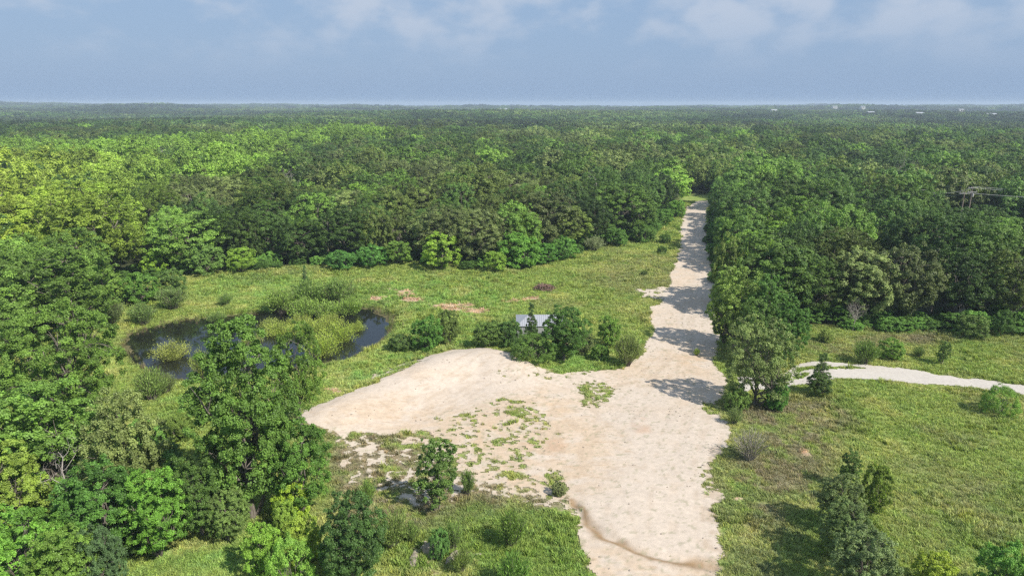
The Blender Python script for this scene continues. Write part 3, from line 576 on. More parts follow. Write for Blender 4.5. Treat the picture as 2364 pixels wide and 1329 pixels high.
HEROES = [
 # kind, base x, base y, top y, width, colour, label
 ('herooak', 150, 965, 712, 310, MD, 'tree', 'broad spreading tree with pale trunk left of the pond'),
 ('hero', 585, 1195, 768, 262, (.066, .132, .028), 'tree', 'tallest leafy tree in front of the pond, its crown overlapping the water'),
 ('elm0', 700, 1010, 765, 125, MD, 'tree', 'darker slim tree directly behind the tallest tree by the pond'),
 ('fore0', 700, 1185, 975, 165, (.06, .13, .026), 'tree', 'dense green tree at right foot of the tallest tree'),
 ('fore1', 312, 1200, 915, 200, GY, 'tree', 'grey green rounded tree left of the shaded dirt gap'),
 ('fore2', 120, 1170, 900, 290, (.085, .165, .035), 'tree', 'fine leaved bright tree behind the forked dead tree'),
 ('fore0', -20, 1120, 935, 200, (.11, .17, .04), 'tree', 'yellowish green tree at left picture edge below the broad spreading tree'),
 ('fore1', 40, 1250, 1040, 190, (.13, .20, .04), 'tree', 'light green tree beside the forked dead tree on its left'),
 ('fore0', 255, 1290, 1080, 200, (.05, .12, .026), 'tree', 'deep green tree just right of the forked dead tree'),
 ('fore2', 370, 1285, 1095, 170, BR, 'tree', 'bright leafy small tree at the corner of the lower left meadow'),
 ('fore1', 470, 1240, 1060, 150, DK, 'tree', 'dark low tree between grey green tree and tallest tree'),
 ('fore0', 70, 1400, 1190, 230, BR, 'tree', 'bright green tree in the lower left corner'),
 ('fore2', 170, 1430, 1230, 170, (.08, .15, .03), 'tree', 'leafy tree at bottom edge left of the dull bluish tree'),
 ('fore1', 245, 1400, 1225, 130, BG, 'tree', 'dull bluish dark tree at the lower left meadow edge'),
 ('fore0', 530, 1250, 1130, 110, (.09, .15, .045), 'tree', 'pale low tree below the tallest tree'),
 ('bush1', 672, 1205, 1118, 90, LM, 'bush', 'lime green bush at right foot of the tallest tree'),
 ('bush0', 660, 1235, 1165, 60, (.12, .2, .04), 'bush', 'small light bush below the lime green bush'),
 ('bush3', 700, 1300, 1195, 100, (.14, .21, .035), 'bush', 'yellow green bush between lime bush and feathery bush'),
 ('bush1', 612, 1325, 1218, 100, (.11, .21, .035), 'bush', 'bright bush on the right side of the lower left meadow'),
 ('mesq', 675, 1375, 1250, 130, (.13, .25, .05), 'bush', 'feathery light green bush at the bottom edge'),
 ('fore1', 820, 1350, 1145, 175, (.04, .085, .025), 'tree', 'dark dense tree at the bottom, nearest the sandy lot'),
 ('sap', 1010, 1178, 1016, 108, (.065, .12, .032), 'tree', 'lone young tree standing alone on the sandy ground'),
 ('up2', 1080, 1140, 1076, 45, (.08, .14, .04), 'bush', 'small upright bush just right of the lone young tree'),
 ('up0', 850, 1165, 1110, 50, (.10, .17, .045), 'bush', 'small willowy bush left of the lone young tree'),
 ('up1', 905, 1262, 1178, 100, (.10, .15, .05), 'bush', 'willowy grey green bush beside the dark dense tree'),
 ('up0', 950, 1250, 1200, 50, (.10, .16, .05), 'bush', 'thin willowy sprout below left of the lone young tree'),
 ('up2', 1045, 1268, 1198, 60, (.095, .16, .05), 'bush', 'pale green bush above the rounded pale boulder'),
 ('bush2', 1015, 1285, 1225, 50, (.07, .15, .045), 'bush', 'low bush left of the rounded pale boulder'),
 ('up1', 1180, 1262, 1180, 88, (.075, .13, .032), 'bush', 'fan shaped bush standing in the lower grass patch'),
 ('up1', 1185, 1365, 1280, 100, (.075, .15, .035), 'bush', 'bush at bottom edge below the fan shaped bush'),
 ('up0', 1065, 1318, 1262, 60, (.10, .15, .045), 'bush', 'ragged bush near bottom, right of the boulder'),
 ('bush0', 1290, 1140, 1112, 40, (.10, .13, .06), 'bush', 'tiny grey bush on the pale lot beside the lower grass'),
 # by the shed
 ('bush3', 985, 812, 738, 85, (.05, .12, .024), 'bush', 'round deep green bush on the pond bank left of the shed'),
 ('bush1', 1035, 795, 722, 60, (.07, .11, .032), 'bush', 'olive bush behind the round bush on the pond bank'),
 ('bush2', 925, 812, 780, 60, (.05, .09, .026), 'bush', 'low dark tail of scrub left of the round bank bush'),
 ('bush1', 1130, 812, 756, 80, (.065, .115, .03), 'bush', 'leafy bush at the left end of the shed thicket'),
 ('bush3', 1172, 810, 750, 72, (.04, .085, .022), 'bush', 'bush in front of the shed wall, left side'),
 ('cedar', 1226, 802, 710, 48, (.045, .085, .028), 'tree', 'narrow dark cedar standing before the shed roof'),
 ('fore1', 1302, 834, 716, 132, (.045, .10, .022), 'tree', 'biggest dark rounded tree hiding the right end of the shed'),
 ('mesq', 1228, 845, 792, 118, (.065, .125, .028), 'bush', 'drooping bush in front of the shed thicket at the sand edge'),
 ('bush1', 1345, 815, 770, 60, (.07, .10, .04), 'bush', 'small dull bush right of the biggest shed tree'),
 ('bush1', 1405, 798, 732, 58, (.085, .16, .032), 'bush', 'light green bush between shed thicket and road'),
 ('up0', 1448, 842, 768, 84, (.09, .13, .045), 'bush', 'grey green willowy bush beside the left road edge'),
 ('bush2', 1385, 830, 798, 45, (.07, .14, .03), 'bush', 'tiny bush left of the willowy roadside bush'),
 # right of the road
 ('elm1', 1692, 800, 612, 140, (.12, .19, .05), 'tree', 'tall pale leaved tree on the right road edge'),
 ('elm2', 1765, 815, 640, 130, (.055, .12, .028), 'tree', 'deep green tree behind the large roadside tree'),
 ('fore0', 1815, 830, 700, 95, (.05, .115, .025), 'tree', 'dark low tree where the side track leaves the road'),
 ('fore2', 1670, 790, 690, 70, (.06, .11, .03), 'tree', 'low shaded tree at the foot of the tall pale roadside tree'),
 ('fore1', 1735, 835, 690, 100, (.07, .13, .035), 'tree', 'leafy green tree filling the clump between the two roadside trees'),
 ('fore2', 1785, 850, 740, 95, (.06, .12, .03), 'tree', 'rounded green tree just behind the junction tree on its right'),
 ('grey', 1742, 935, 742, 172, (.10, .145, .055), 'tree', 'large open crowned tree at the junction casting shade on the road'),
 ('bush0', 1790, 945, 880, 60, (.06, .15, .032), 'bush', 'vivid green bush at right foot of the junction tree'),
 ('bush2', 1700, 950, 905, 60, (.08, .14, .035), 'bush', 'low bush at left foot of the junction tree'),
 ('cedar', 1890, 912, 822, 78, (.05, .09, .028), 'tree', 'small pointed dark tree on the bend of the side track'),
 ('upgrey', 1728, 1068, 985, 100, (.10, .12, .07), 'bush', 'spiky half bare grey bush on the right edge of the lot'),
 ('up0', 1694, 985, 945, 45, (.10, .15, .06), 'bush', 'small upright green bush above the spiky grey bush'),
 ('up1', 1996, 838, 784, 76, (.075, .13, .035), 'bush', 'wide fan shaped bush on the meadow above the side track'),
 ('bush1', 2056, 828, 783, 58, (.085, .16, .032), 'bush', 'light bush right of the fan shaped meadow bush'),
 ('sap', 2175, 838, 783, 32, (.06, .11, .028), 'tree', 'slender young tree on the meadow above the side track'),
 ('bush3', 2240, 778, 727, 80, (.065, .11, .03), 'bush', 'olive bush against the front of the right wood'),
 ('bush1', 2312, 775, 718, 50, (.055, .11, .028), 'bush', 'bush at the front of the right wood near the picture edge'),
 ('mesq', 2305, 950, 890, 90, (.10, .19, .035), 'bush', 'bright feathery bush beside the side track at far right'),
 ('bush0', 1905, 790, 762, 36, (.12, .17, .05), 'bush', 'pale bush at left end of the upper right meadow'),
 ('sap', 1958, 1128, 1038, 50, (.06, .11, .03), 'tree', 'slim young tree farthest back in the lower right row'),
 ('fore1', 1935, 1225, 1102, 118, (.085, .125, .05), 'tree', 'grey green open tree in the lower right row'),
 ('bush3', 2018, 1185, 1078, 75, (.075, .12, .022), 'bush', 'two toned yellowish bush right of the lower right row'),
 ('fore0', 1945, 1300, 1165, 130, (.075, .12, .045), 'tree', 'middle tree of the lower right row over dark shade'),
 ('bush1', 2005, 1300, 1215, 90, (.10, .15, .03), 'bush', 'yellow green bush within the lower right row'),
 ('fore1', 1985, 1395, 1230, 175, (.09, .135, .06), 'tree', 'nearest tree of the lower right row at the bottom edge'),
 ('bush1', 2155, 1365, 1292, 100, (.15, .21, .03), 'bush', 'yellow green bush at the bottom edge, lower right'),
 ('bush3', 2300, 1390, 1268, 120, (.075, .165, .035), 'bush', 'vivid green bush in the bottom right corner'),
 # pond surroundings
 ('cedar', 706, 668, 616, 34, (.05, .10, .032), 'tree', 'little pointed evergreen on the grassy berm above the pond'),
 ('up0', 645, 712, 655, 95, (.11, .18, .045), 'bush', 'left end of the willowy thicket above the pond'),
 ('up2', 780, 698, 628, 105, (.085, .145, .04), 'bush', 'tallest dark clump of the thicket above the pond'),
 ('up1', 715, 702, 638, 100, (.085, .145, .04), 'bush', 'dark clump left of the tallest thicket clump'),
 ('up0', 700, 718, 668, 105, (.115, .19, .045), 'bush', 'bright front clump of the pond thicket, left one'),
 ('up2', 755, 718, 668, 105, (.115, .19, .045), 'bush', 'bright front clump of the pond thicket, middle one'),
 ('up1', 808, 714, 664, 75, (.115, .19, .045), 'bush', 'bright front clump of the pond thicket, right one'),
 ('up0', 521, 702, 675, 42, (.08, .14, .04), 'bush', 'small lone bush on the grass left of the thicket'),
 ('up1', 500, 728, 700, 55, (.09, .15, .045), 'bush', 'small bush at the far waterline left of the thicket'),
 ('up2', 400, 712, 660, 90, (.08, .13, .045), 'bush', 'willowy bush at the left end of the berm'),
 ('up0', 330, 742, 690, 80, (.09, .15, .05), 'bush', 'willowy bush near the left end of the pond'),
 ('up1', 255, 745, 690, 80, (.08, .12, .05), 'bush', 'dull bush beside the left end of the pond'),
 ('bush3', 330, 700, 632, 90, (.065, .14, .028), 'bush', 'leafy green bush left of the berm grass'),
 ('bush1', 250, 705, 640, 90, (.09, .16, .032), 'bush', 'yellow tipped bush left of the leafy green bush'),
 ('bush3', 395, 690, 625, 80, (.06, .11, .03), 'bush', 'dark bush where the berm meets the left wood'),
 ('bush1', 180, 720, 650, 90, (.065, .11, .03), 'bush', 'olive bush behind the broad spreading tree'),
 ('willow', 395, 825, 768, 95, (.16, .20, .06), 'bush', 'pale willow clump standing in the left half of the pond', -.8),
 ('willow', 470, 870, 800, 60, (.13, .18, .05), 'bush', 'willow clump in the pond close beside the tallest tree', -.8),
 ('willow', 640, 770, 722, 95, (.16, .22, .05), 'bush', 'yellowish willow at left of the line in the pond', -.8),
 ('willow', 715, 765, 715, 100, (.16, .22, .05), 'bush', 'yellowish willow in the middle of the line in the pond', -.8),
 ('willow', 785, 785, 720, 90, (.17, .24, .05), 'bush', 'brightest willow at the right of the line in the pond', -.8),
 ('willow', 745, 820, 750, 95, (.17, .24, .05), 'bush', 'front willow of the group in the pond', -.8),
 ('willow', 625, 752, 715, 70, (.14, .19, .05), 'bush', 'willow tuft at the far bank, leftmost of the pond line', -.8),
 ('willow', 690, 748, 706, 80, (.15, .20, .05), 'bush', 'willow tuft against the thicket, behind the pond line middle', -.8),
 ('willow', 760, 750, 704, 80, (.15, .20, .05), 'bush', 'willow tuft against the thicket, behind the brightest willow', -.8),
 ('willow', 825, 760, 722, 50, (.16, .22, .05), 'bush', 'small willow tuft at the right end of the pond line', -.8),
 ('willow', 580, 790, 745, 60, (.13, .17, .05), 'bush', 'willow clump behind the crown of the tallest tree', -.8),
 ('up1', 350, 920, 845, 90, (.10, .16, .05), 'bush', 'olive willowy bush on the near pond bank', 0),
 ('up0', 385, 905, 858, 60, (.10, .14, .06), 'bush', 'grey green bush at the near waterline', 0),
 ('bush2', 420, 1010, 960, 70, (.08, .13, .03), 'bush', 'low bush in the shade beside the tallest tree', 0),
 # left wood edge shrubs
 ('bush3', 1018, 628, 553, 95, (.13, .22, .035), 'bush', 'bright yellow green bush standing out of the left wood front'),
 ('bush1', 1143, 636, 592, 60, (.12, .21, .035), 'bush', 'small lime bush in front of the left wood'),
 ('bush1', 1195, 618, 540, 110, (.075, .17, .03), 'bush', 'large bright bush along the left wood front'),
 ('bush3', 1255, 605, 560, 80, (.06, .15, .03), 'bush', 'vine covered bush right of the large bright bush'),
 ('bush0', 1300, 596, 550, 70, (.065, .15, .032), 'bush', 'green bush at the bend of the left wood front'),
 ('up0', 1372, 580, 545, 60, (.13, .17, .10), 'bush', 'pale reed like bush at the left wood front'),
 ('bush1', 1420, 566, 525, 60, (.06, .13, .028), 'bush', 'bush at the left wood front nearing the road'),
 ('bush3', 1560, 500, 462, 50, (.08, .17, .03), 'bush', 'bright bush where the left wood meets the road end'),
 ('bush1', 1532, 520, 485, 48, (.07, .15, .03), 'bush', 'bush before the wood near the road end'),
 ('bush2', 1485, 556, 520, 60, (.06, .12, .028), 'bush', 'low bush halfway along the left wood and road'),
 ('bush1', 920, 620, 570, 70, (.08, .15, .03), 'bush', 'light bush in the left wood front above the berm'),
 ('bush0', 860, 622, 580, 80, (.06, .15, .035), 'bush', 'spreading green bush above the berm middle'),
 ('bush2', 790, 626, 592, 80, (.055, .14, .035), 'bush', 'low bush above the thicket behind the berm'),
 ('bush1', 560, 640, 585, 70, (.12, .21, .035), 'bush', 'lime branchy bush behind the left part of the berm'),
 ('bush3', 480, 645, 575, 90, (.08, .15, .04), 'bush', 'pale green bush behind the left end of the berm'),
 ('bush1', 365, 642, 582, 75, (.13, .23, .03), 'bush', 'vivid lime bush deep in the left wood'),
 ('bush2', 1535, 560, 540, 28, (.05, .10, .025), 'bush', 'small dark shrub on the verge left of the far road', 0),
 ('bush2', 1528, 585, 568, 24, (.05, .10, .025), 'bush', 'smaller shrub nearer us on the far road verge', 0),
 ('bush2', 1487, 636, 626, 16, (.05, .08, .025), 'bush', 'tiny dark shrub alone in the upper meadow', 0),
 ('up0', 1608, 818, 800, 20, (.12, .18, .04), 'plant', 'single weed tuft growing on the road', 0),
 ('up0', 2120, 822, 795, 34, (.09, .14, .05), 'bush', 'small pale weed bush left of the slender young tree', 0),
]
for h in HEROES:
    kind, bx, by, top, w, col, name, label = h[:8]
    z = h[8] if len(h) > 8 else 0.0
    parts = ('crown', 'trunk') if name == 'tree' else ('foliage', 'stems')
    nm = {'bush': 'bush', 'tree': 'tree', 'plant': 'weed_plant'}[name]
    if kind == 'cedar': nm = 'evergreen_tree'
    if kind.startswith('willow'): nm = 'willow_bush'
    place_px(kind, bx, by, top, w, col, nm, label, name, z=z, parts=parts)
DEADS = [('dead1', 186, 1255, 1050, 150, 'forked bare dead tree among green trees at lower left'),
 ('dead0', 205, 655, 545, 110, 'bleached dead tree with long bent limb in the left wood'),
 ('dead2', 240, 655, 585, 50, 'smaller bare dead tree right of the bleached one'),
 ('dead2', 20, 800, 690, 110, 'grey bare tree at left picture edge beside the pond woods'),
 ('twiggy', 1968, 762, 705, 62, 'grey leafless bush at the front of the right wood'),
 ('dead2', 2215, 758, 705, 46, 'small bare dead tree at the dark front of the right wood'),
 ('dead0', 2150, 720, 575, 70, 'tall grey dead tree standing inside the right wood'),
 ('dead1', 25, 1330, 1215, 90, 'bare fallen dead tree in the bottom left corner'),
 ('dead2', 60, 1250, 1120, 90, 'thin bare dead tree left of the forked dead tree')]
for k, bx, by, t, w, lab in DEADS:
    place_px(k, bx, by, t, w, (1, 1, 1), 'dead_tree', lab, 'dead tree', parts=('limbs', 'trunk'))

# ------------------------------------------------------------------ forest
rng = np.random.default_rng(11)
hero_xy = []
for h in HEROES:
    if h[6] == 'tree' and h[2] > 600: hero_xy.append(P(h[1], h[2]))
SP = 8.5
gx, gy = np.meshgrid(np.arange(-480, 480, SP), np.arange(30, 560, SP * .9))
gx = gx + (np.arange(gx.shape[0]) % 2)[:, None] * SP * .5
fx_ = (gx + rng.uniform(-.42, .42, gx.shape) * SP).ravel(); fy_ = (gy + rng.uniform(-.42, .42, gy.shape) * SP).ravel()
CLEARF = CLEAR
d = sdf(fx_, fy_, CLEARF)
# the road goes on to the right behind the trees, so the wood is open there
keep = (d < -2.6) & (np.abs(fx_) < fy_ * .86 + 34) & (fy_ > 40)
# wooded ground left of the pond, inside the surveyed clearing polygon
LW = G([(-300, 1000), (-300, 760), (0, 742), (150, 690), (260, 690), (240, 760), (60, 830), (-60, 940)])
inLW = inside(fx_, fy_, LW)
keep |= inLW & (fx_ < -62)
keep &= ~((fy_ < 88) & (fx_ > 60)) & ~((fx_ < -30) & (fy_ < 72))
POLEPAD = [(P(2238, 540), 10), (P(2137, 540), 3)]
for (c, r_) in POLEPAD: keep &= ~((np.abs(fx_ - c[0]) < r_) & (fy_ > 132) & (fy_ < 176))
PADS = [(P(2240, 540), 7), (P(2137, 540), 5)]
for (c, r) in PADS: keep &= np.hypot(fx_ - c[0], fy_ - c[1]) > r
DEADTOPS = [(665, 395, 'grey dead crown standing out of the left woods'), (382, 352, 'brown dead crown amid the yellow green stand'), (1268, 338, 'far grey dead crown in woods left of road'),
            (1372, 402, 'grey dead crown in woods just left of road'), (2098, 388, 'pinkish grey dead crown left of the power poles'), (2188, 402, 'pale dead crown close left of the power poles'), (1742, 362, 'far dead crown in right wood near road')]
DT = []
for (px_, t_, lab_) in DEADTOPS:
    D_ = (CAM_H - 12.5) / math.tan(PITCH + math.atan((t_ - CY) / FX)); X_ = (px_ - CX) / FX * (D_ * math.cos(PITCH) + 20 * math.sin(PITCH)); DT.append((X_, D_, lab_))
    keep &= ~((np.abs(fx_ - X_) < 5) & (fy_ > D_ - 11) & (fy_ < D_ + 5))
keep &= (rng.random(fx_.shape) > .07) | (d > -16)
fx_, fy_ = fx_[keep], fy_[keep]
ex, ey = [], []
def edge_row(px, step, off):
    pl = np.array(G(px))
    for i in range(len(pl) - 1):
        a, b = pl[i], pl[i + 1]; L_ = np.linalg.norm(b - a); nrm_ = np.array([-(b - a)[1], (b - a)[0]]) / L_
        for t in np.arange(0, 1, step / L_):
            q = a + (b - a) * t + nrm_ * (off + rng.uniform(-1, 1)) + rng.uniform(-1, 1, 2); ex.append(q[0]); ey.append(q[1])
edge_row([(1665, 690), (1700, 745), (1860, 752), (2000, 760), (2364, 768)], 7.0, 4.8)
edge_row([(440, 644), (560, 634), (700, 622), (900, 616), (1000, 622), (1100, 630), (1180, 622), (1260, 604), (1340, 582), (1420, 560), (1500, 542)], 7.5, 5.5)
edge_row([(1640, 500), (1642, 560), (1655, 640), (1665, 690)], -7.0, 3.2) if False else None
ex, ey = np.array(ex), np.array(ey)
keep = np.array([np.min(np.hypot(ex - a, ey - b)) > 5.2 for a, b in zip(fx_, fy_)])
fx_, fy_ = np.concatenate([fx_[keep], ex]), np.concatenate([fy_[keep], ey])
dd_ = np.hypot(fx_, fy_); o = np.argsort(dd_); fx_, fy_, dd_ = fx_[o], fy_[o], dd_[o]
fz_ = height(fx_, fy_)
cl1, cl2 = fbm(fx_, fy_, .03, 301, 3), fbm(fx_, fy_, .012, 302, 2)
def poly_px(x, y, p):
    return bool(inside(np.array([x]), np.array([y]), p)[0])
YZ = [(-200, 350), (0, 345), (300, 338), (560, 318), (800, 300), (920, 315), (870, 335), (660, 345), (610, 405), (430, 430), (400, 480), (300, 520), (240, 545), (0, 565), (-300, 565)]
def forest_color(px, py, n1, n2, r, r2):
    """kind index and colour by where the stand grows"""
    if poly_px(px, py, YZ):
        if r < .80:
            w = min(1, max(0, (450 - px) / 450)) * .9 * (py > 380)
            c = np.array((.105, .185, .032)) * .80 * (1 - w) + np.array((.155, .215, .034)) * .85 * w
            return 'light', c * (.6 + .8 * r2)
        return ('dark', np.array(DK) * (.9 + .4 * r2))
    if px < 450 and py > 500: return 'green', np.array((.085, .155, .032)) * (.75 + .8 * r2)
    if r < .05: return 'light', np.array((.10, .18, .032)) * (.6 + .5 * r2)
    t = n1 + (r - .5) * .55
    r2 = r2 ** 1.2 * (.45 + 1.1 * n2)
    if t < .42: return 'dark', np.array(DK) * (.42 + .85 * r2)
    if t < .56: return 'green', np.array(MD) * (.42 + .85 * r2)
    if t < .70: return 'olive', np.array(OL) * (.42 + .85 * r2)
    return 'grey', np.array(GY) * (.42 + .85 * r2)
print('wood', len(fx_), 'edge', len(ex), float(sdf(ex, ey, CLEARF).min()), float(sdf(ex, ey, CLEARF).max()))
R1, R2, R3 = rng.random(len(fx_)), rng.random(len(fx_)), rng.random(len(fx_))
NIND = 235
ind, midl = [], []
for i in range(len(fx_)):
    R = float(np.clip(rng.normal(5.5, 1.35), 3.0, 8.4)); H = 6.2 + R * .95 + rng.uniform(-1.5, 2.2)
    px, py, dep = proj(fx_[i], fy_[i], fz_[i] + H * .8)
    c = forest_color(px, py, cl1[i], cl2[i], R1[i], R2[i])
    if c[0] == 'light' and poly_px(px, py, YZ): H *= 1.22; R *= 1.05
    edge = abs(float(sdf(np.array([fx_[i]]), np.array([fy_[i]]), CLEARF)[0])) < 9
    if edge: H *= .92; R = max(2.6, min(R, -float(sdf(np.array([fx_[i]]), np.array([fy_[i]]), CLEARF)[0]) + 1.0)) if px > 1560 and py < 760 and px < 1760 else R
    c = (c[0], np.array(c[1]) * np.array([.98, .99, 1.02]) * (1.22 if c[0] == 'light' else 1))
    rec = (fx_[i], fy_[i], fz_[i], R, H, c[0], c[1], px, py, edge)
    if -R * FX / dep < px < 2364 + R * FX / dep and len(ind) < NIND and proj(fx_[i], fy_[i], fz_[i] + H)[1] < 1329: ind.append(rec)
    else: midl.append(rec)
LOOK = {'light': ('bright yellow green', 'tree'), 'dark': ('dark green', 'oak'), 'green': ('mid green', 'oak'), 'olive': ('dull olive', 'oak'), 'grey': ('greyish green', 'oak')}
def zone(r):
    x, y, px, py, edge = r[0], r[1], r[7], r[8], r[9]
    D = math.hypot(x, y)
    if px < 1620:
        if edge:
            if px < 450: return "by the pond's left end"
            if px < 1000: return 'fronting the berm'
            return 'along the left wood edge'
        if px < 400: return 'deep in far left wood'
        if px < 800: return 'in woods above the pond'
        if px < 1150: return 'in woods above the thicket'
        return 'in woods left of road'
    if edge:
        if px < 1760: return 'right of the road'
        if px < 2050: return 'fronting the right wood'
        return 'at far right wood edge'
    if px < 1850: return 'in right wood near road'
    if px < 2120: return 'in mid right wood'
    return 'around the power poles'
bins = {}
for r in ind:
    far = ' farther' if False else ''
    bins.setdefault((r[5], zone(r)), []).append(r)
for (look, zn), rs in bins.items():
    rs.sort(key=lambda r: r[7])
    lk_, kd = LOOK[look]
    # split a long run into rows by distance so that ordinals stay short
    rs2 = sorted(rs, key=lambda r: r[1]); rows = [rs2[i:i + 10] for i in range(0, len(rs2), 10)]
    for ri, row in enumerate(rows):
        row.sort(key=lambda r: r[7])
        rn = '' if len(rows) == 1 else (['nearest ', 'middle ', 'farthest '][min(ri, 2)] if len(rows) > 2 else ['nearer ', 'farther '][ri])
        for n_, r in enumerate(row):
            if len(row) == 1: lab = '%s%s %s %s' % (rn, lk_, kd, zn)
            elif n_ == 0: lab = 'leftmost of the %s%s %ss %s' % (rn, lk_, kd, zn)
            elif n_ == len(row) - 1: lab = 'rightmost of the %s%s %ss %s' % (rn, lk_, kd, zn)
            else: lab = '%s from left of %s%s %ss %s' % (ORD[n_ + 1], rn, lk_, kd, zn)
            kk = 'elm%d' % rot_rng.randrange(3) if (look == 'light' or rot_rng.random() < .18) else 'oak%d' % rot_rng.randrange(6)
            place(kk, r[0], r[1], r[3], r[4], tuple(r[6]), 'oak_tree' if kd == 'oak' else 'tree', lab, 'tree', 'trees of the wood', z=r[2])

for i_, (X_, D_, lab_) in enumerate(DT):
    place(['dead1', 'twiggy', 'dead0'][i_ % 3], X_, D_, 4.3, 12.5, (1, 1, 1), 'dead_tree', lab_, 'dead tree', parts=('limbs', 'trunk'))

def scatter(name, meshes, pts, rot, scl, col, label, kind='stuff', idx=None, extra_mats=None):
    src = bpy.data.collections.new(name + '_source')
    for i, me in enumerate(meshes):
        o = bpy.data.objects.new('%s_source_%02d' % (name, i), me); src.objects.link(o)
    n = len(pts)
    c4 = np.ones((n, 4)); c4[:, :3] = col
    me = bpy.data.meshes.new(name); me.vertices.add(n); me.vertices.foreach_set('co', np.asarray(pts, np.float32).ravel())
    for nm, typ, arr, key in (('rot', 'FLOAT_VECTOR', rot, 'vector'), ('scl', 'FLOAT_VECTOR', scl, 'vector'), ('color', 'FLOAT_COLOR', c4, 'color')):
        a = me.attributes.new(nm, typ, 'POINT'); a.data.foreach_set(key, np.asarray(arr, np.float32).ravel())
    a = me.attributes.new('pick', 'INT', 'POINT'); a.data.foreach_set('value', np.asarray(idx, np.int32))
    me.update()
    ob = bpy.data.objects.new(name, me); COL.objects.link(ob)
    ng = bpy.data.node_groups.new(name, 'GeometryNodeTree')
    ng.interface.new_socket('Geometry', in_out='INPUT', socket_type='NodeSocketGeometry'); ng.interface.new_socket('Geometry', in_out='OUTPUT', socket_type='NodeSocketGeometry')
    N, L = ng.nodes, ng.links
    gi, go = N.new('NodeGroupInput'), N.new('NodeGroupOutput')
    ip = N.new('GeometryNodeInstanceOnPoints'); ci = N.new('GeometryNodeCollectionInfo'); ci.inputs['Collection'].default_value = src
    ci.inputs['Separate Children'].default_value = True; ci.inputs['Reset Children'].default_value = True
    def na(nm, t):
        q = N.new('GeometryNodeInputNamedAttribute'); q.data_type = t; q.inputs['Name'].default_value = nm; return q.outputs[0]
    L.new(gi.outputs[0], ip.inputs['Points']); L.new(ci.outputs[0], ip.inputs['Instance']); ip.inputs['Pick Instance'].default_value = True
    L.new(na('pick', 'INT'), ip.inputs['Instance Index']); L.new(na('rot', 'FLOAT_VECTOR'), ip.inputs['Rotation']); L.new(na('scl', 'FLOAT_VECTOR'), ip.inputs['Scale'])
    L.new(ip.outputs[0], go.inputs[0])
    m = ob.modifiers.new('scatter', 'NODES'); m.node_group = ng
    tag(ob, label, kind=kind); return ob
# the rest of the wood: middle distance, single crowns
n = len(midl)
mc = [K['mid%d' % i]['crown'] for i in range(5)]
pts = np.array([[r[0], r[1], r[2]] for r in midl]); scl = np.array([[r[3] / 5.4, r[3] / 5.4, r[4] / 11.5] for r in midl])
rot = np.zeros((n, 3)); rot[:, 2] = rng.uniform(0, 6.28, n)
scatter('woodland', mc, pts, rot, scl, np.array([r[6] for r in midl]), 'dense oak wood beyond the nearest trees', idx=rng.integers(0, 5, n))
print('individual', len(ind), 'mid', n)
# far wood
HOUSES = [(1162, 253, 26), (1785, 254, 20), (2008, 259, 22), (2120, 261, 26), (2285, 264, 34), (1925, 246, 16), (1990, 246, 14), (2215, 253, 18)]
def far_pts(y0, y1, sp, seed):
    r = np.random.default_rng(seed)
    gx, gy = np.meshgrid(np.arange(-y1 * .95, y1 * .95, sp), np.arange(y0, y1, sp))
    x = (gx + r.uniform(-.5, .5, gx.shape) * sp).ravel(); y = (gy + r.uniform(-.5, .5, gy.shape) * sp).ravel()
    k = (np.abs(x) < y * .84 + 50)
    x, y = x[k], y[k]
    return x, y, r
fpx, fpy, fc, fs_, fi = [], [], [], [], []
def far_band(y0, y1, sp, size, seed):
    x, y, r = far_pts(y0, y1, sp, seed)
    z = height(x, y)
    n1, n2 = fbm(x, y, .012, 301, 3), fbm(x, y, .004, 305, 3)
    # clearings and fields in the distance
    open_ = (fbm(x, y, .0022, 401, 2) > .66) & (y > 1500)
    k = ~open_
    for (hx, hy, hr, hl) in HCLR: k &= ~((np.abs(x - hx) < hr) & (y < hy + 12) & (y > hy - hl))
    x, y, z, n1, n2 = x[k], y[k], z[k], n1[k], n2[k]
    t = n1 * .6 + n2 * .4 + r.uniform(-.14, .14, len(x))
    pal = np.array([DK, DK, MD, OL, GY]); c = np.stack([np.interp(t, [.2, .38, .48, .56, .7], pal[:, j]) for j in range(3)], 1) * np.array([.88, .92, 1.0]) * (.30 + .86 * r.random((len(x), 1)) ** 1.6) * (.62 + .85 * sstep(.35, .65, fbm(x, y * .6, .0075, 333, 2)))[:, None]
    br = r.random(len(x)) < .03 + .12 * (n2 > .6)
    c[br] = np.array((.085, .15, .035)) * r.uniform(.6, 1.1, (br.sum(), 1))
    s = size * np.clip(r.normal(1.05, .32, len(x)), .5, 1.9) * (.75 + .6 * n1)
    fpx.append(np.stack([x, y, z], 1)); fc.append(c); fs_.append(np.stack([s, s, r.uniform(.75, 1.15, len(x)) * (size * .3 + .7)], 1)); fi.append(r.integers(0, 4, len(x)))
HH = []
HCLR = []
for (hx, hy, w) in HOUSES:
    D_ = {253: 1500, 254: 1600, 259: 1450, 261: 1380, 264: 1250, 246: 2300}[hy]
    X_ = (hx - CX) / FX * (D_ * math.cos(PITCH) + 25 * math.sin(PITCH))
    # height of the sight line at this distance
    ang = PITCH + math.atan((hy - CY) / FX)
    HH.append((X_, D_, CAM_H - D_ * math.tan(ang), w)); HCLR.append((X_, D_, 26, 60))
far_band(556, 1150, 9.6, 1.08, 1)
far_band(1150, 2300, 12.5, 1.5, 2)
far_band(2300, 4800, 22, 2.6, 3)
FP = np.concatenate(fpx); n = len(FP); rot = np.zeros((n, 3)); rot[:, 2] = rng.uniform(0, 6.28, n)
print('far', n)
scatter('far_woodland', [f['crown'] for f in K['far']], FP, rot, np.concatenate(fs_), np.concatenate(fc), 'endless hazy treetops out to the horizon', idx=np.concatenate(fi))

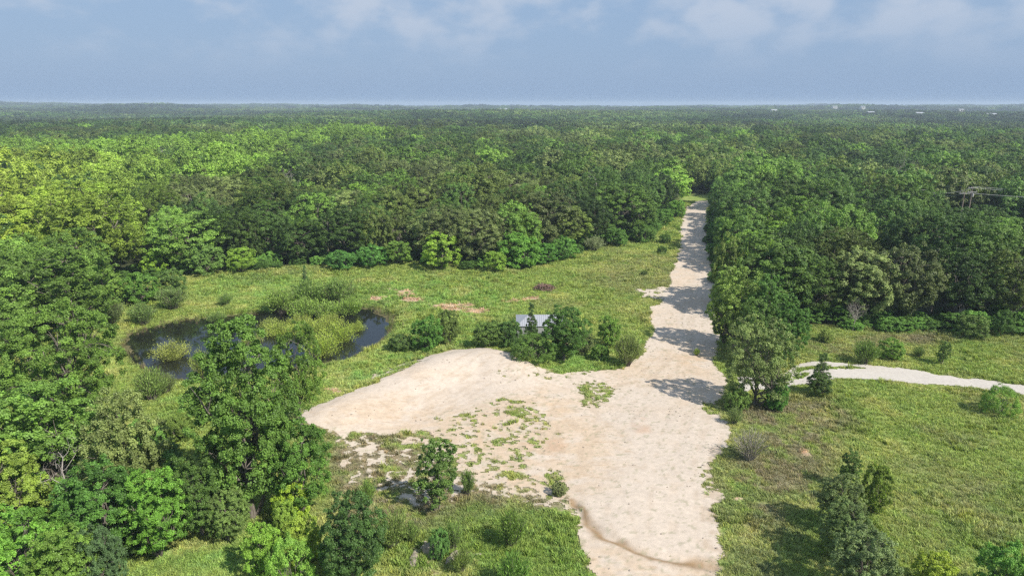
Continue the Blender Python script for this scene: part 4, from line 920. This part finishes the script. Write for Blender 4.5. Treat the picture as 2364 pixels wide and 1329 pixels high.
# ------------------------------------------------------------------ grass
def tuft(name, seed, nb, h, rad, w, arch=.4):
    r = np.random.default_rng(seed); V, F, T = [], [], []
    for i in range(nb):
        a = r.uniform(0, 6.28); rr = rad * math.sqrt(r.random()); p = np.array([math.cos(a) * rr, math.sin(a) * rr, -.02])
        b = r.uniform(0, 6.28); hh = h * r.uniform(.5, 1.1); dv = np.array([math.cos(b), math.sin(b), 0]); sv = np.array([-math.sin(b), math.cos(b), 0]) * w * .5
        m_ = p + dv * hh * arch * .35 + np.array([0, 0, hh * .6]); e = p + dv * hh * arch + np.array([0, 0, hh * .95])
        k = len(V); V += [p - sv, p + sv, m_ + sv * .8, m_ - sv * .8, e]; F += [(k, k + 1, k + 2, k + 3), (k + 3, k + 2, k + 4)]; t = r.random(); T += [t, t]
    me = mk_mesh(name, V, F=F, attrs=None); a = me.attributes.new('tone', 'FLOAT', 'FACE'); a.data.foreach_set('value', np.array(T, np.float32)); me.materials.append(M_GRASS); return me
TF = [tuft('tuft%d' % i, i, 26, .22, .22, .035, .7) for i in range(4)] + [tuft('weed%d' % i, 20 + i, 34, .42, .22, .045, .6) for i in range(2)] + [tuft('mat%d' % i, 30 + i, 26, .09, .30, .04, 1.8) for i in range(2)]
r = np.random.default_rng(77)
N0 = 420000
yy = 32 + (r.random(N0) ** 1.25) * 200; xx = r.uniform(-1, 1, N0) * (yy * .80 + 6)
wgt = np.clip((yy * .80 + 6) / 75, 0, 1)
k = (r.random(N0) < wgt) & (xx > -74) & (xx < 80)
xx, yy = xx[k], yy[k]
k = (sdf(xx, yy, CLEAR) > -1) & (sdf(xx, yy, POND) < -.25)
xx, yy = xx[k], yy[k]
SV = np.zeros(len(X)); SV[act] = np.maximum(sv, tv); RV = np.zeros(len(X)); RV[act] = np.where(red > .03, rv, 0)
LU = np.zeros(len(X)); LU[act] = lush; DRY = np.zeros(len(X)); DRY[act] = dry
s_ = sample(SV, xx, yy); rv_ = sample(RV, xx, yy)
k = (s_ < .50 + r.normal(size=len(xx)) * .04) & (rv_ < .45)
k |= (s_ < .86) & (r.random(len(xx)) < .30 * np.clip((.86 - s_) / .36, 0, 1))
k |= (r.random(len(xx)) < .006)
xx, yy, s_ = xx[k], yy[k], s_[k]
zz_ = height(xx, yy)
gc = sample(gall[:, :3], xx, yy); gc = gc * r.uniform(.8, 1.3, (len(xx), 1)) * np.stack([r.uniform(.9, 1.1, len(xx)), np.ones(len(xx)), r.uniform(.8, 1.2, len(xx))], 1)
onsand = s_ > .5
gc[onsand] = np.array((.13, .15, .06)) * r.uniform(.8, 1.2, (onsand.sum(), 1))
big = fbm(xx, yy, .25, 500, 3) + .25 * sample(LU, xx, yy)
pick = np.where((big > .66) & (r.random(len(xx)) < .35), 4 + r.integers(0, 2, len(xx)), np.array([0, 1, 2, 3, 6, 7])[r.integers(0, 6, len(xx))])
pick = np.where(onsand, r.integers(6, 8, len(xx)), pick)
sc = r.uniform(.7, 1.5, len(xx)) * (1 + np.clip(yy - 60, 0, 150) * .006)
sc = sc * np.where(s_ > .42, .65, 1)
sh = np.where(onsand, .6, 1.0)
rot = np.zeros((len(xx), 3)); rot[:, 2] = r.uniform(0, 6.28, len(xx))
print('grass', len(xx))
scatter('grass', TF, np.stack([xx, yy, zz_], 1), rot, np.stack([sc, sc, sc * sh * r.uniform(.7, 1.2, len(xx))], 1), gc, 'rough meadow grass and low weeds', idx=pick)
# loose stones on the pale surfaces
def stone(name, seed):
    q = np.random.default_rng(seed); V = []
    for ph in (-1, 0, 1):
        for t_ in range(6):
            a_ = t_ * math.pi / 3 + q.uniform(-.3, .3); rr_ = (1 if ph == 0 else .6) * q.uniform(.75, 1.15); V.append((math.cos(a_) * rr_, math.sin(a_) * rr_ * .8, ph * .5 * q.uniform(.7, 1.1)))
    F = [tuple(range(12, 18))] + [(k * 6 + t_, k * 6 + (t_ + 1) % 6, (k + 1) * 6 + (t_ + 1) % 6, (k + 1) * 6 + t_) for k in range(2) for t_ in range(6)]
    me = mk_mesh(name, V, F=F); me.materials.append(M_ROCK); return me
pxs, pys = r.uniform(-32, 38, 60000), r.uniform(36, 130, 60000)
sS = sample(SV, pxs, pys); cl = fbm(pxs, pys, .4, 801, 3)
k = (sS > .5) & (r.random(60000) < .02 + .16 * sstep(.55, .72, cl) + .10 * sstep(.75, .5, sS))
pxs, pys = pxs[k], pys[k]; n = len(pxs); rot = r.uniform(0, 6.28, (n, 3)) * [.1, .1, 1]; s1 = .035 + .11 * r.random(n) ** 3
scatter('loose_stones', [stone('stone%d' % i, 70 + i) for i in range(3)], np.stack([pxs, pys, height(pxs, pys) + .05], 1), rot, np.stack([s1, s1, s1], 1), np.ones((n, 3)) * .5, 'loose stones and clods strewn over the pale sand', idx=r.integers(0, 3, n))
# reeds round the waterline
per = []
for i in range(len(POND)):
    a, b = np.array(POND[i]), np.array(POND[(i + 1) % len(POND)]); L = np.linalg.norm(b - a)
    for t in np.arange(0, 1, .16 / L): per.append(a + (b - a) * t)
per = np.array(per); per = per + r.normal(size=per.shape) * .7
per = per[(r.random(len(per)) < np.where(per[:, 1] < 93, .25, .8)) & (fbm(per[:, 0], per[:, 1], .3, 700, 2) > .42)]
REED = [tuft('reed%d' % i, 60 + i, 22, 1.0, .3, .04, .2) for i in range(2)]
n = len(per); rot = np.zeros((n, 3)); rot[:, 2] = r.uniform(0, 6.28, n); s1 = r.uniform(.4, .95, n)
cc = np.where(r.random(n)[:, None] < .4, np.array([[.20, .17, .10]]), np.array([[.14, .18, .05]])) * r.uniform(.8, 1.2, (n, 1))
scatter('reeds', REED, np.stack([per[:, 0], per[:, 1], np.maximum(height(per[:, 0], per[:, 1]), -.95)], 1), rot, np.stack([s1, s1, s1], 1), cc, 'reeds and sedge fringing the pond', idx=r.integers(0, 2, n))
# undergrowth inside the wood edges
ux, uy = r.uniform(-110, 100, 5200), r.uniform(40, 215, 5200)
du = sdf(ux, uy, CLEAR); k = ((du < .5) & (du > -9)) & ~((uy < 88) & (ux > 60))
fl = inside(ux, uy, G([(-400, 1500), (-400, 900), (0, 960), (230, 985), (330, 1000), (420, 1090), (440, 1200), (330, 1270), (230, 1329), (240, 1500)]))
k = k | fl
ux, uy = ux[k], uy[k]; n = len(ux); rot = np.zeros((n, 3)); rot[:, 2] = r.uniform(0, 6.28, n); s1 = r.uniform(.5, 1.1, n)
cc = np.array([.055, .115, .028]) * r.uniform(.7, 1.7, (n, 1))
scatter('undergrowth', [K['bush%d' % i]['crown'] for i in range(4)], np.stack([ux, uy, height(ux, uy) - .1], 1), rot, np.stack([s1, s1, s1 * r.uniform(.5, .9, n)], 1), cc, 'tangled undergrowth filling the edges of the woods', idx=r.integers(0, 4, n))

# ------------------------------------------------------------------ shed
def box(V, F, x0, x1, y0, y1, z0, z1):
    k = len(V); V += [(x0, y0, z0), (x1, y0, z0), (x1, y1, z0), (x0, y1, z0), (x0, y0, z1), (x1, y0, z1), (x1, y1, z1), (x0, y1, z1)]
    F += [(k, k + 3, k + 2, k + 1), (k + 4, k + 5, k + 6, k + 7), (k, k + 1, k + 5, k + 4), (k + 1, k + 2, k + 6, k + 5), (k + 2, k + 3, k + 7, k + 6), (k + 3, k, k + 4, k + 7)]
sx, sy = P(1247, 770); sz = hz(sx, sy) - .02
e = bpy.data.objects.new('metal_shed', None); COL.objects.link(e); e.location = (sx, sy, sz)
tag(e, 'small grey corrugated metal shed half hidden by dark bushes', 'shed')
W2, D2, EH, RH, RI = 3.35, 2.6, 2.15, 2.95, 1.75
V_, F_ = [], []
def corr(p0, p1, z0, z1, out):     # corrugated wall as a zigzag sheet with thickness
    p0, p1 = np.array(p0, float), np.array(p1, float); L = np.linalg.norm(p1 - p0); n = int(L / .14); k = len(V_)
    for i in range(n + 1):
        q = p0 + (p1 - p0) * i / n + np.array(out) * (.03 if i % 2 else 0)
        V_.append((q[0], q[1], z0)); V_.append((q[0], q[1], z1))
    for i in range(n): F_.append((k + 2 * i, k + 2 * i + 2, k + 2 * i + 3, k + 2 * i + 1))
corr((-W2, -D2), (W2, -D2), 0, EH, (0, -1)); corr((W2, -D2), (W2, D2), 0, EH, (1, 0)); corr((W2, D2), (-W2, D2), 0, EH, (0, 1)); corr((-W2, D2), (-W2, -D2), 0, EH, (-1, 0))
link('wall', mk_mesh('shed_wall', V_, F=F_), M_METAL, e)
V_, F_ = [], []
o_ = .14
V_ = [(-W2 - o_, -D2 - o_, EH), (W2 + o_, -D2 - o_, EH), (W2 + o_, D2 + o_, EH), (-W2 - o_, D2 + o_, EH), (-RI, 0, RH), (RI, 0, RH),
      (-W2 - o_, -D2 - o_, EH - .05), (W2 + o_, -D2 - o_, EH - .05), (W2 + o_, D2 + o_, EH - .05), (-W2 - o_, D2 + o_, EH - .05)]
F_ = [(0, 1, 5, 4), (2, 3, 4, 5), (1, 2, 5), (3, 0, 4), (0, 6, 7, 1), (1, 7, 8, 2), (2, 8, 9, 3), (3, 9, 6, 0), (6, 9, 8, 7)]
rf = link('roof', mk_mesh('shed_roof', V_, F=F_), M_METAL, e)
V_, F_ = [], []
for i in range(22):      # standing seams on the front and back slope
    x = -W2 + .15 + i * (2 * W2 - .3) / 21
    xt = max(-RI, min(RI, x)); f = 1 if abs(x) <= RI else (W2 + o_ - abs(x)) / (W2 + o_ - RI)
    for s in (-1, 1):
        y0, z0 = s * (D2 + o_), EH + .004; y1, z1 = s * (D2 + o_) * (1 - f), EH + (RH - EH) * f + .004
        k = len(V_); V_ += [(x - .02, y0, z0), (x + .02, y0, z0), (x + .02, y1, z1), (x - .02, y1, z1), (x, y0, z0 + .04), (x, y1, z1 + .04)]
        F_ += [(k, k + 4, k + 5, k + 3), (k + 4, k + 1, k + 2, k + 5), (k, k + 1, k + 4), (k + 3, k + 5, k + 2)]
link('seam', mk_mesh('roof_seams', V_, F=F_), M_METAL, rf)
V_, F_ = [], []; box(V_, F_, .5, 1.6, -D2 - .07, -D2 - .035, .02, 1.95)
dr = link('door', mk_mesh('shed_door', V_, F=F_), M_GREYM, e)

# ------------------------------------------------------------------ brush pile
bx, by = P(1257, 668); rr = np.random.default_rng(9); lines = []
for i in range(230):
    a = rr.uniform(0, 6.28); r0 = 1.9 * math.sqrt(rr.random()); zc = (1 - (r0 / 2.1) ** 2) * 1.15 * rr.random() + .05
    c = np.array([math.cos(a) * r0, math.sin(a) * r0 * .8, zc]); dv = rdir(rr, 1)[0]; dv[2] *= .45; L = rr.uniform(.5, 1.7)
    p0, p1 = c - dv * L * .5, c + dv * L * .5; p0[2] = max(p0[2], .02); p1[2] = max(p1[2], .02)
    lines.append((bend(p0, p1, rr, 4, .15), np.linspace(.06, .02, 4) * rr.uniform(.5, 1.3)))
bo = link('brush_pile', tubes('brush_pile', lines, 5), M_TWIG); bo.location = (bx, by, hz(bx, by))
tag(bo, 'heap of brown cut branches on the upper meadow', 'brush pile')

# ------------------------------------------------------------------ boulders
def rock(name, px, py, rx, ry, rz, seed, label):
    r_ = np.random.default_rng(seed); import bmesh
    bm = bmesh.new(); bmesh.ops.create_icosphere(bm, subdivisions=3, radius=1)
    of = r_.uniform(0, 50)
    for v in bm.verts:
        c = v.co; nn = float(fbm(np.array([c.x * 1.3 + of + c.z]), np.array([c.y * 1.3 + c.z * .7]), 1.1, seed, 3)[0])
        v.co = Vector((c.x * rx, c.y * ry, c.z * rz)) * (.72 + .55 * nn)
    me = bpy.data.meshes.new(name); bm.to_mesh(me); bm.free()
    for p in me.polygons: p.use_smooth = True
    o = link(name, me, M_ROCK); x, y = P(px, py); o.location = (x, y, hz(x, y) + rz * .25); o.rotation_euler = (0, 0, r_.uniform(0, 3))
    tag(o, label, 'boulder')
rock('boulder', 1003, 1272, .9, .7, .75, 3, 'rounded pale boulder between the bushes near the bottom')
rock('boulder', 955, 1290, 1.1, .35, .25, 4, 'long flat pale rock left of the rounded boulder')
rock('boulder', 1045, 1285, .8, .3, .28, 6, 'low broken rock right of the rounded boulder')

# ------------------------------------------------------------------ power poles
def pole(px, topy, D_, hgt, label, armw, two=False):
    x = (px - CX) / FX * (D_ * math.cos(PITCH) + (CAM_H - hgt) * math.sin(PITCH)); y = D_; z = hz(x, y)
    top = CAM_H - D_ * math.tan(PITCH + math.atan((topy - CY) / FX)); h = top - z
    e = bpy.data.objects.new('power_pole', None); COL.objects.link(e); e.location = (x, y, z); tag(e, label, 'power pole', 'wooden power poles')
    link('pole', tubes('pole', [(np.array([[0, 0, 0], [0, 0, h * .5], [0, 0, h]]), [.19, .16, .12])], 8), M_POLE, e)
    for k in range(2 if two else 1):
        z1 = h - .5 - k * 1.0; V_, F_ = [], []; box(V_, F_, -armw, armw, -.20, -.09, z1, z1 + .12); a = link('crossarm', mk_mesh('crossarm', V_, F=F_), M_GREYM, e)
        for s in (-.92, -.35, .92):
            link('insulator', tubes('insulator', [(np.array([[s * armw, -.15, z1 + .16], [s * armw, -.15, z1 + .24], [s * armw, -.15, z1 + .30], [s * armw, -.15, z1 + .42]]), [.03, .1, .06, .09])], 8), M_WHITE, a)
    return (x, y, z + h), e
pA, eA = pole(2246, 430, 172, 12, 'taller power pole with two pale crossarms, at the right', 1.15, True)
pB, eB = pole(2226, 442, 163, 11, 'shorter power pole standing just left of the taller one', 1.3)
pC, eC = pole(2137, 434, 174, 12, 'power pole left of the pair with only its crossarm above the trees', 1.1)
V_, F_ = [], []
link('transformer', tubes('transformer', [(np.array([[.32, -.05, pA[2] - eA.location.z - 2.6], [.32, -.05, pA[2] - eA.location.z - 1.7]]), [.24, .24])], 10), M_GREYM, eA)
def wire(a, b, sag, label):
    a, b = np.array(a, float), np.array(b, float); t = np.linspace(0, 1, 22)[:, None]; q = a * (1 - t) + b * t; q[:, 2] -= (4 * sag * t * (1 - t))[:, 0]
    o = link('power_line', tubes('power_line', [(q, [.035] * 22)], 5), M_WIRE); tag(o, label, 'wire', 'overhead wires')
wire((pC[0], pC[1], pC[2] - .9), (pA[0], pA[1], pA[2] - .3), .9, 'upper wire between the left pole and the taller pole')
wire((pC[0] + 1.1, pC[1], pC[2] - 1.4), (pB[0], pB[1], pB[2] - .4), .7, 'lower wire between the left pole and the shorter pole')
far = ((2700 - CX) / FX * 172, 168, pA[2] - .6)
wire((pA[0], pA[1], pA[2] - .1), far, .8, 'top wire running from the taller pole to the right edge')
wire((pA[0] + 1.1, pA[1], pA[2] - .5), (far[0], far[1] - 1, far[2] - .4), .9, 'middle wire running from the taller pole to the right edge')
wire((pB[0] + 1.4, pB[1], pB[2] - .4), (far[0], far[1] - 8, far[2] - 1.0), .9, 'lowest wire running from the shorter pole to the right edge')

# ------------------------------------------------------------------ distant farm buildings
HL = ['tiny pale building on the horizon left of centre', 'tiny pale building on the horizon above the road end', 'pale farm building left of the other in the right distance', 'long low pale building in the right distance', 'white building nearest the right picture edge in the distance',
      'faint pale building on the far ridge, left one', 'faint pale building on the far ridge, right one', 'small pale building between the two larger ones at far right']
for (x, y, z, w), lab in zip(HH, HL):
    wm_ = w / FX * y * .62; g0 = z - 3.6 * max(1, wm_ / 18); dpt = wm_ * .5; hw = wm_ / 2; eh = 3.2 * max(1, wm_ / 18)
    e = bpy.data.objects.new('farm_building', None); COL.objects.link(e); e.location = (x, y, g0); tag(e, lab, 'building', 'far pale buildings')
    V_, F_ = [], []; box(V_, F_, -hw, hw, -dpt, dpt, -14, eh); wl_ = link('wall', mk_mesh('farm_wall', V_, F=F_), M_WHITE, e)
    ro = .5; rh = eh + hw * .28
    V_ = [(-hw - ro, -dpt - ro, eh + .01), (hw + ro, -dpt - ro, eh + .01), (hw + ro, dpt + ro, eh + .01), (-hw - ro, dpt + ro, eh + .01), (-hw - ro, 0, rh), (hw + ro, 0, rh)]
    link('roof', mk_mesh('farm_roof', V_, F=[(0, 1, 5, 4), (2, 3, 4, 5), (1, 2, 5), (3, 0, 4), (0, 3, 2, 1)]), M_HROOF, e)
    V_, F_ = [], []; box(V_, F_, -hw * .3, hw * .1, -dpt - .08, -dpt - .01, 0, eh * .75); link('door', mk_mesh('farm_door', V_, F=F_), M_GLASSD, e)

# ------------------------------------------------------------------ haze
V_, F_ = [], []; ztop = float(max((FP[:, 2] + np.concatenate(fs_)[:, 2] * 13.5).max(), ZZ.max(), CAM_H) + 1.0); print('haze top', ztop, ZZ.min())
box(V_, F_, -8900, 8900, -390, 9400, float(ZZ.min()) - 1.0, ztop)
hm, nd, lk, out = new_mat('air')
pv = nd.new('ShaderNodeVolumePrincipled'); pv.inputs['Color'].default_value = (.68, .82, .97, 1); pv.inputs['Density'].default_value = 0.00021; pv.inputs['Anisotropy'].default_value = 0.0
lk.new(pv.outputs[0], out.inputs['Volume'])
tag(link('haze', mk_mesh('haze', V_, F=F_), hm), 'thin summer haze', kind='stuff')
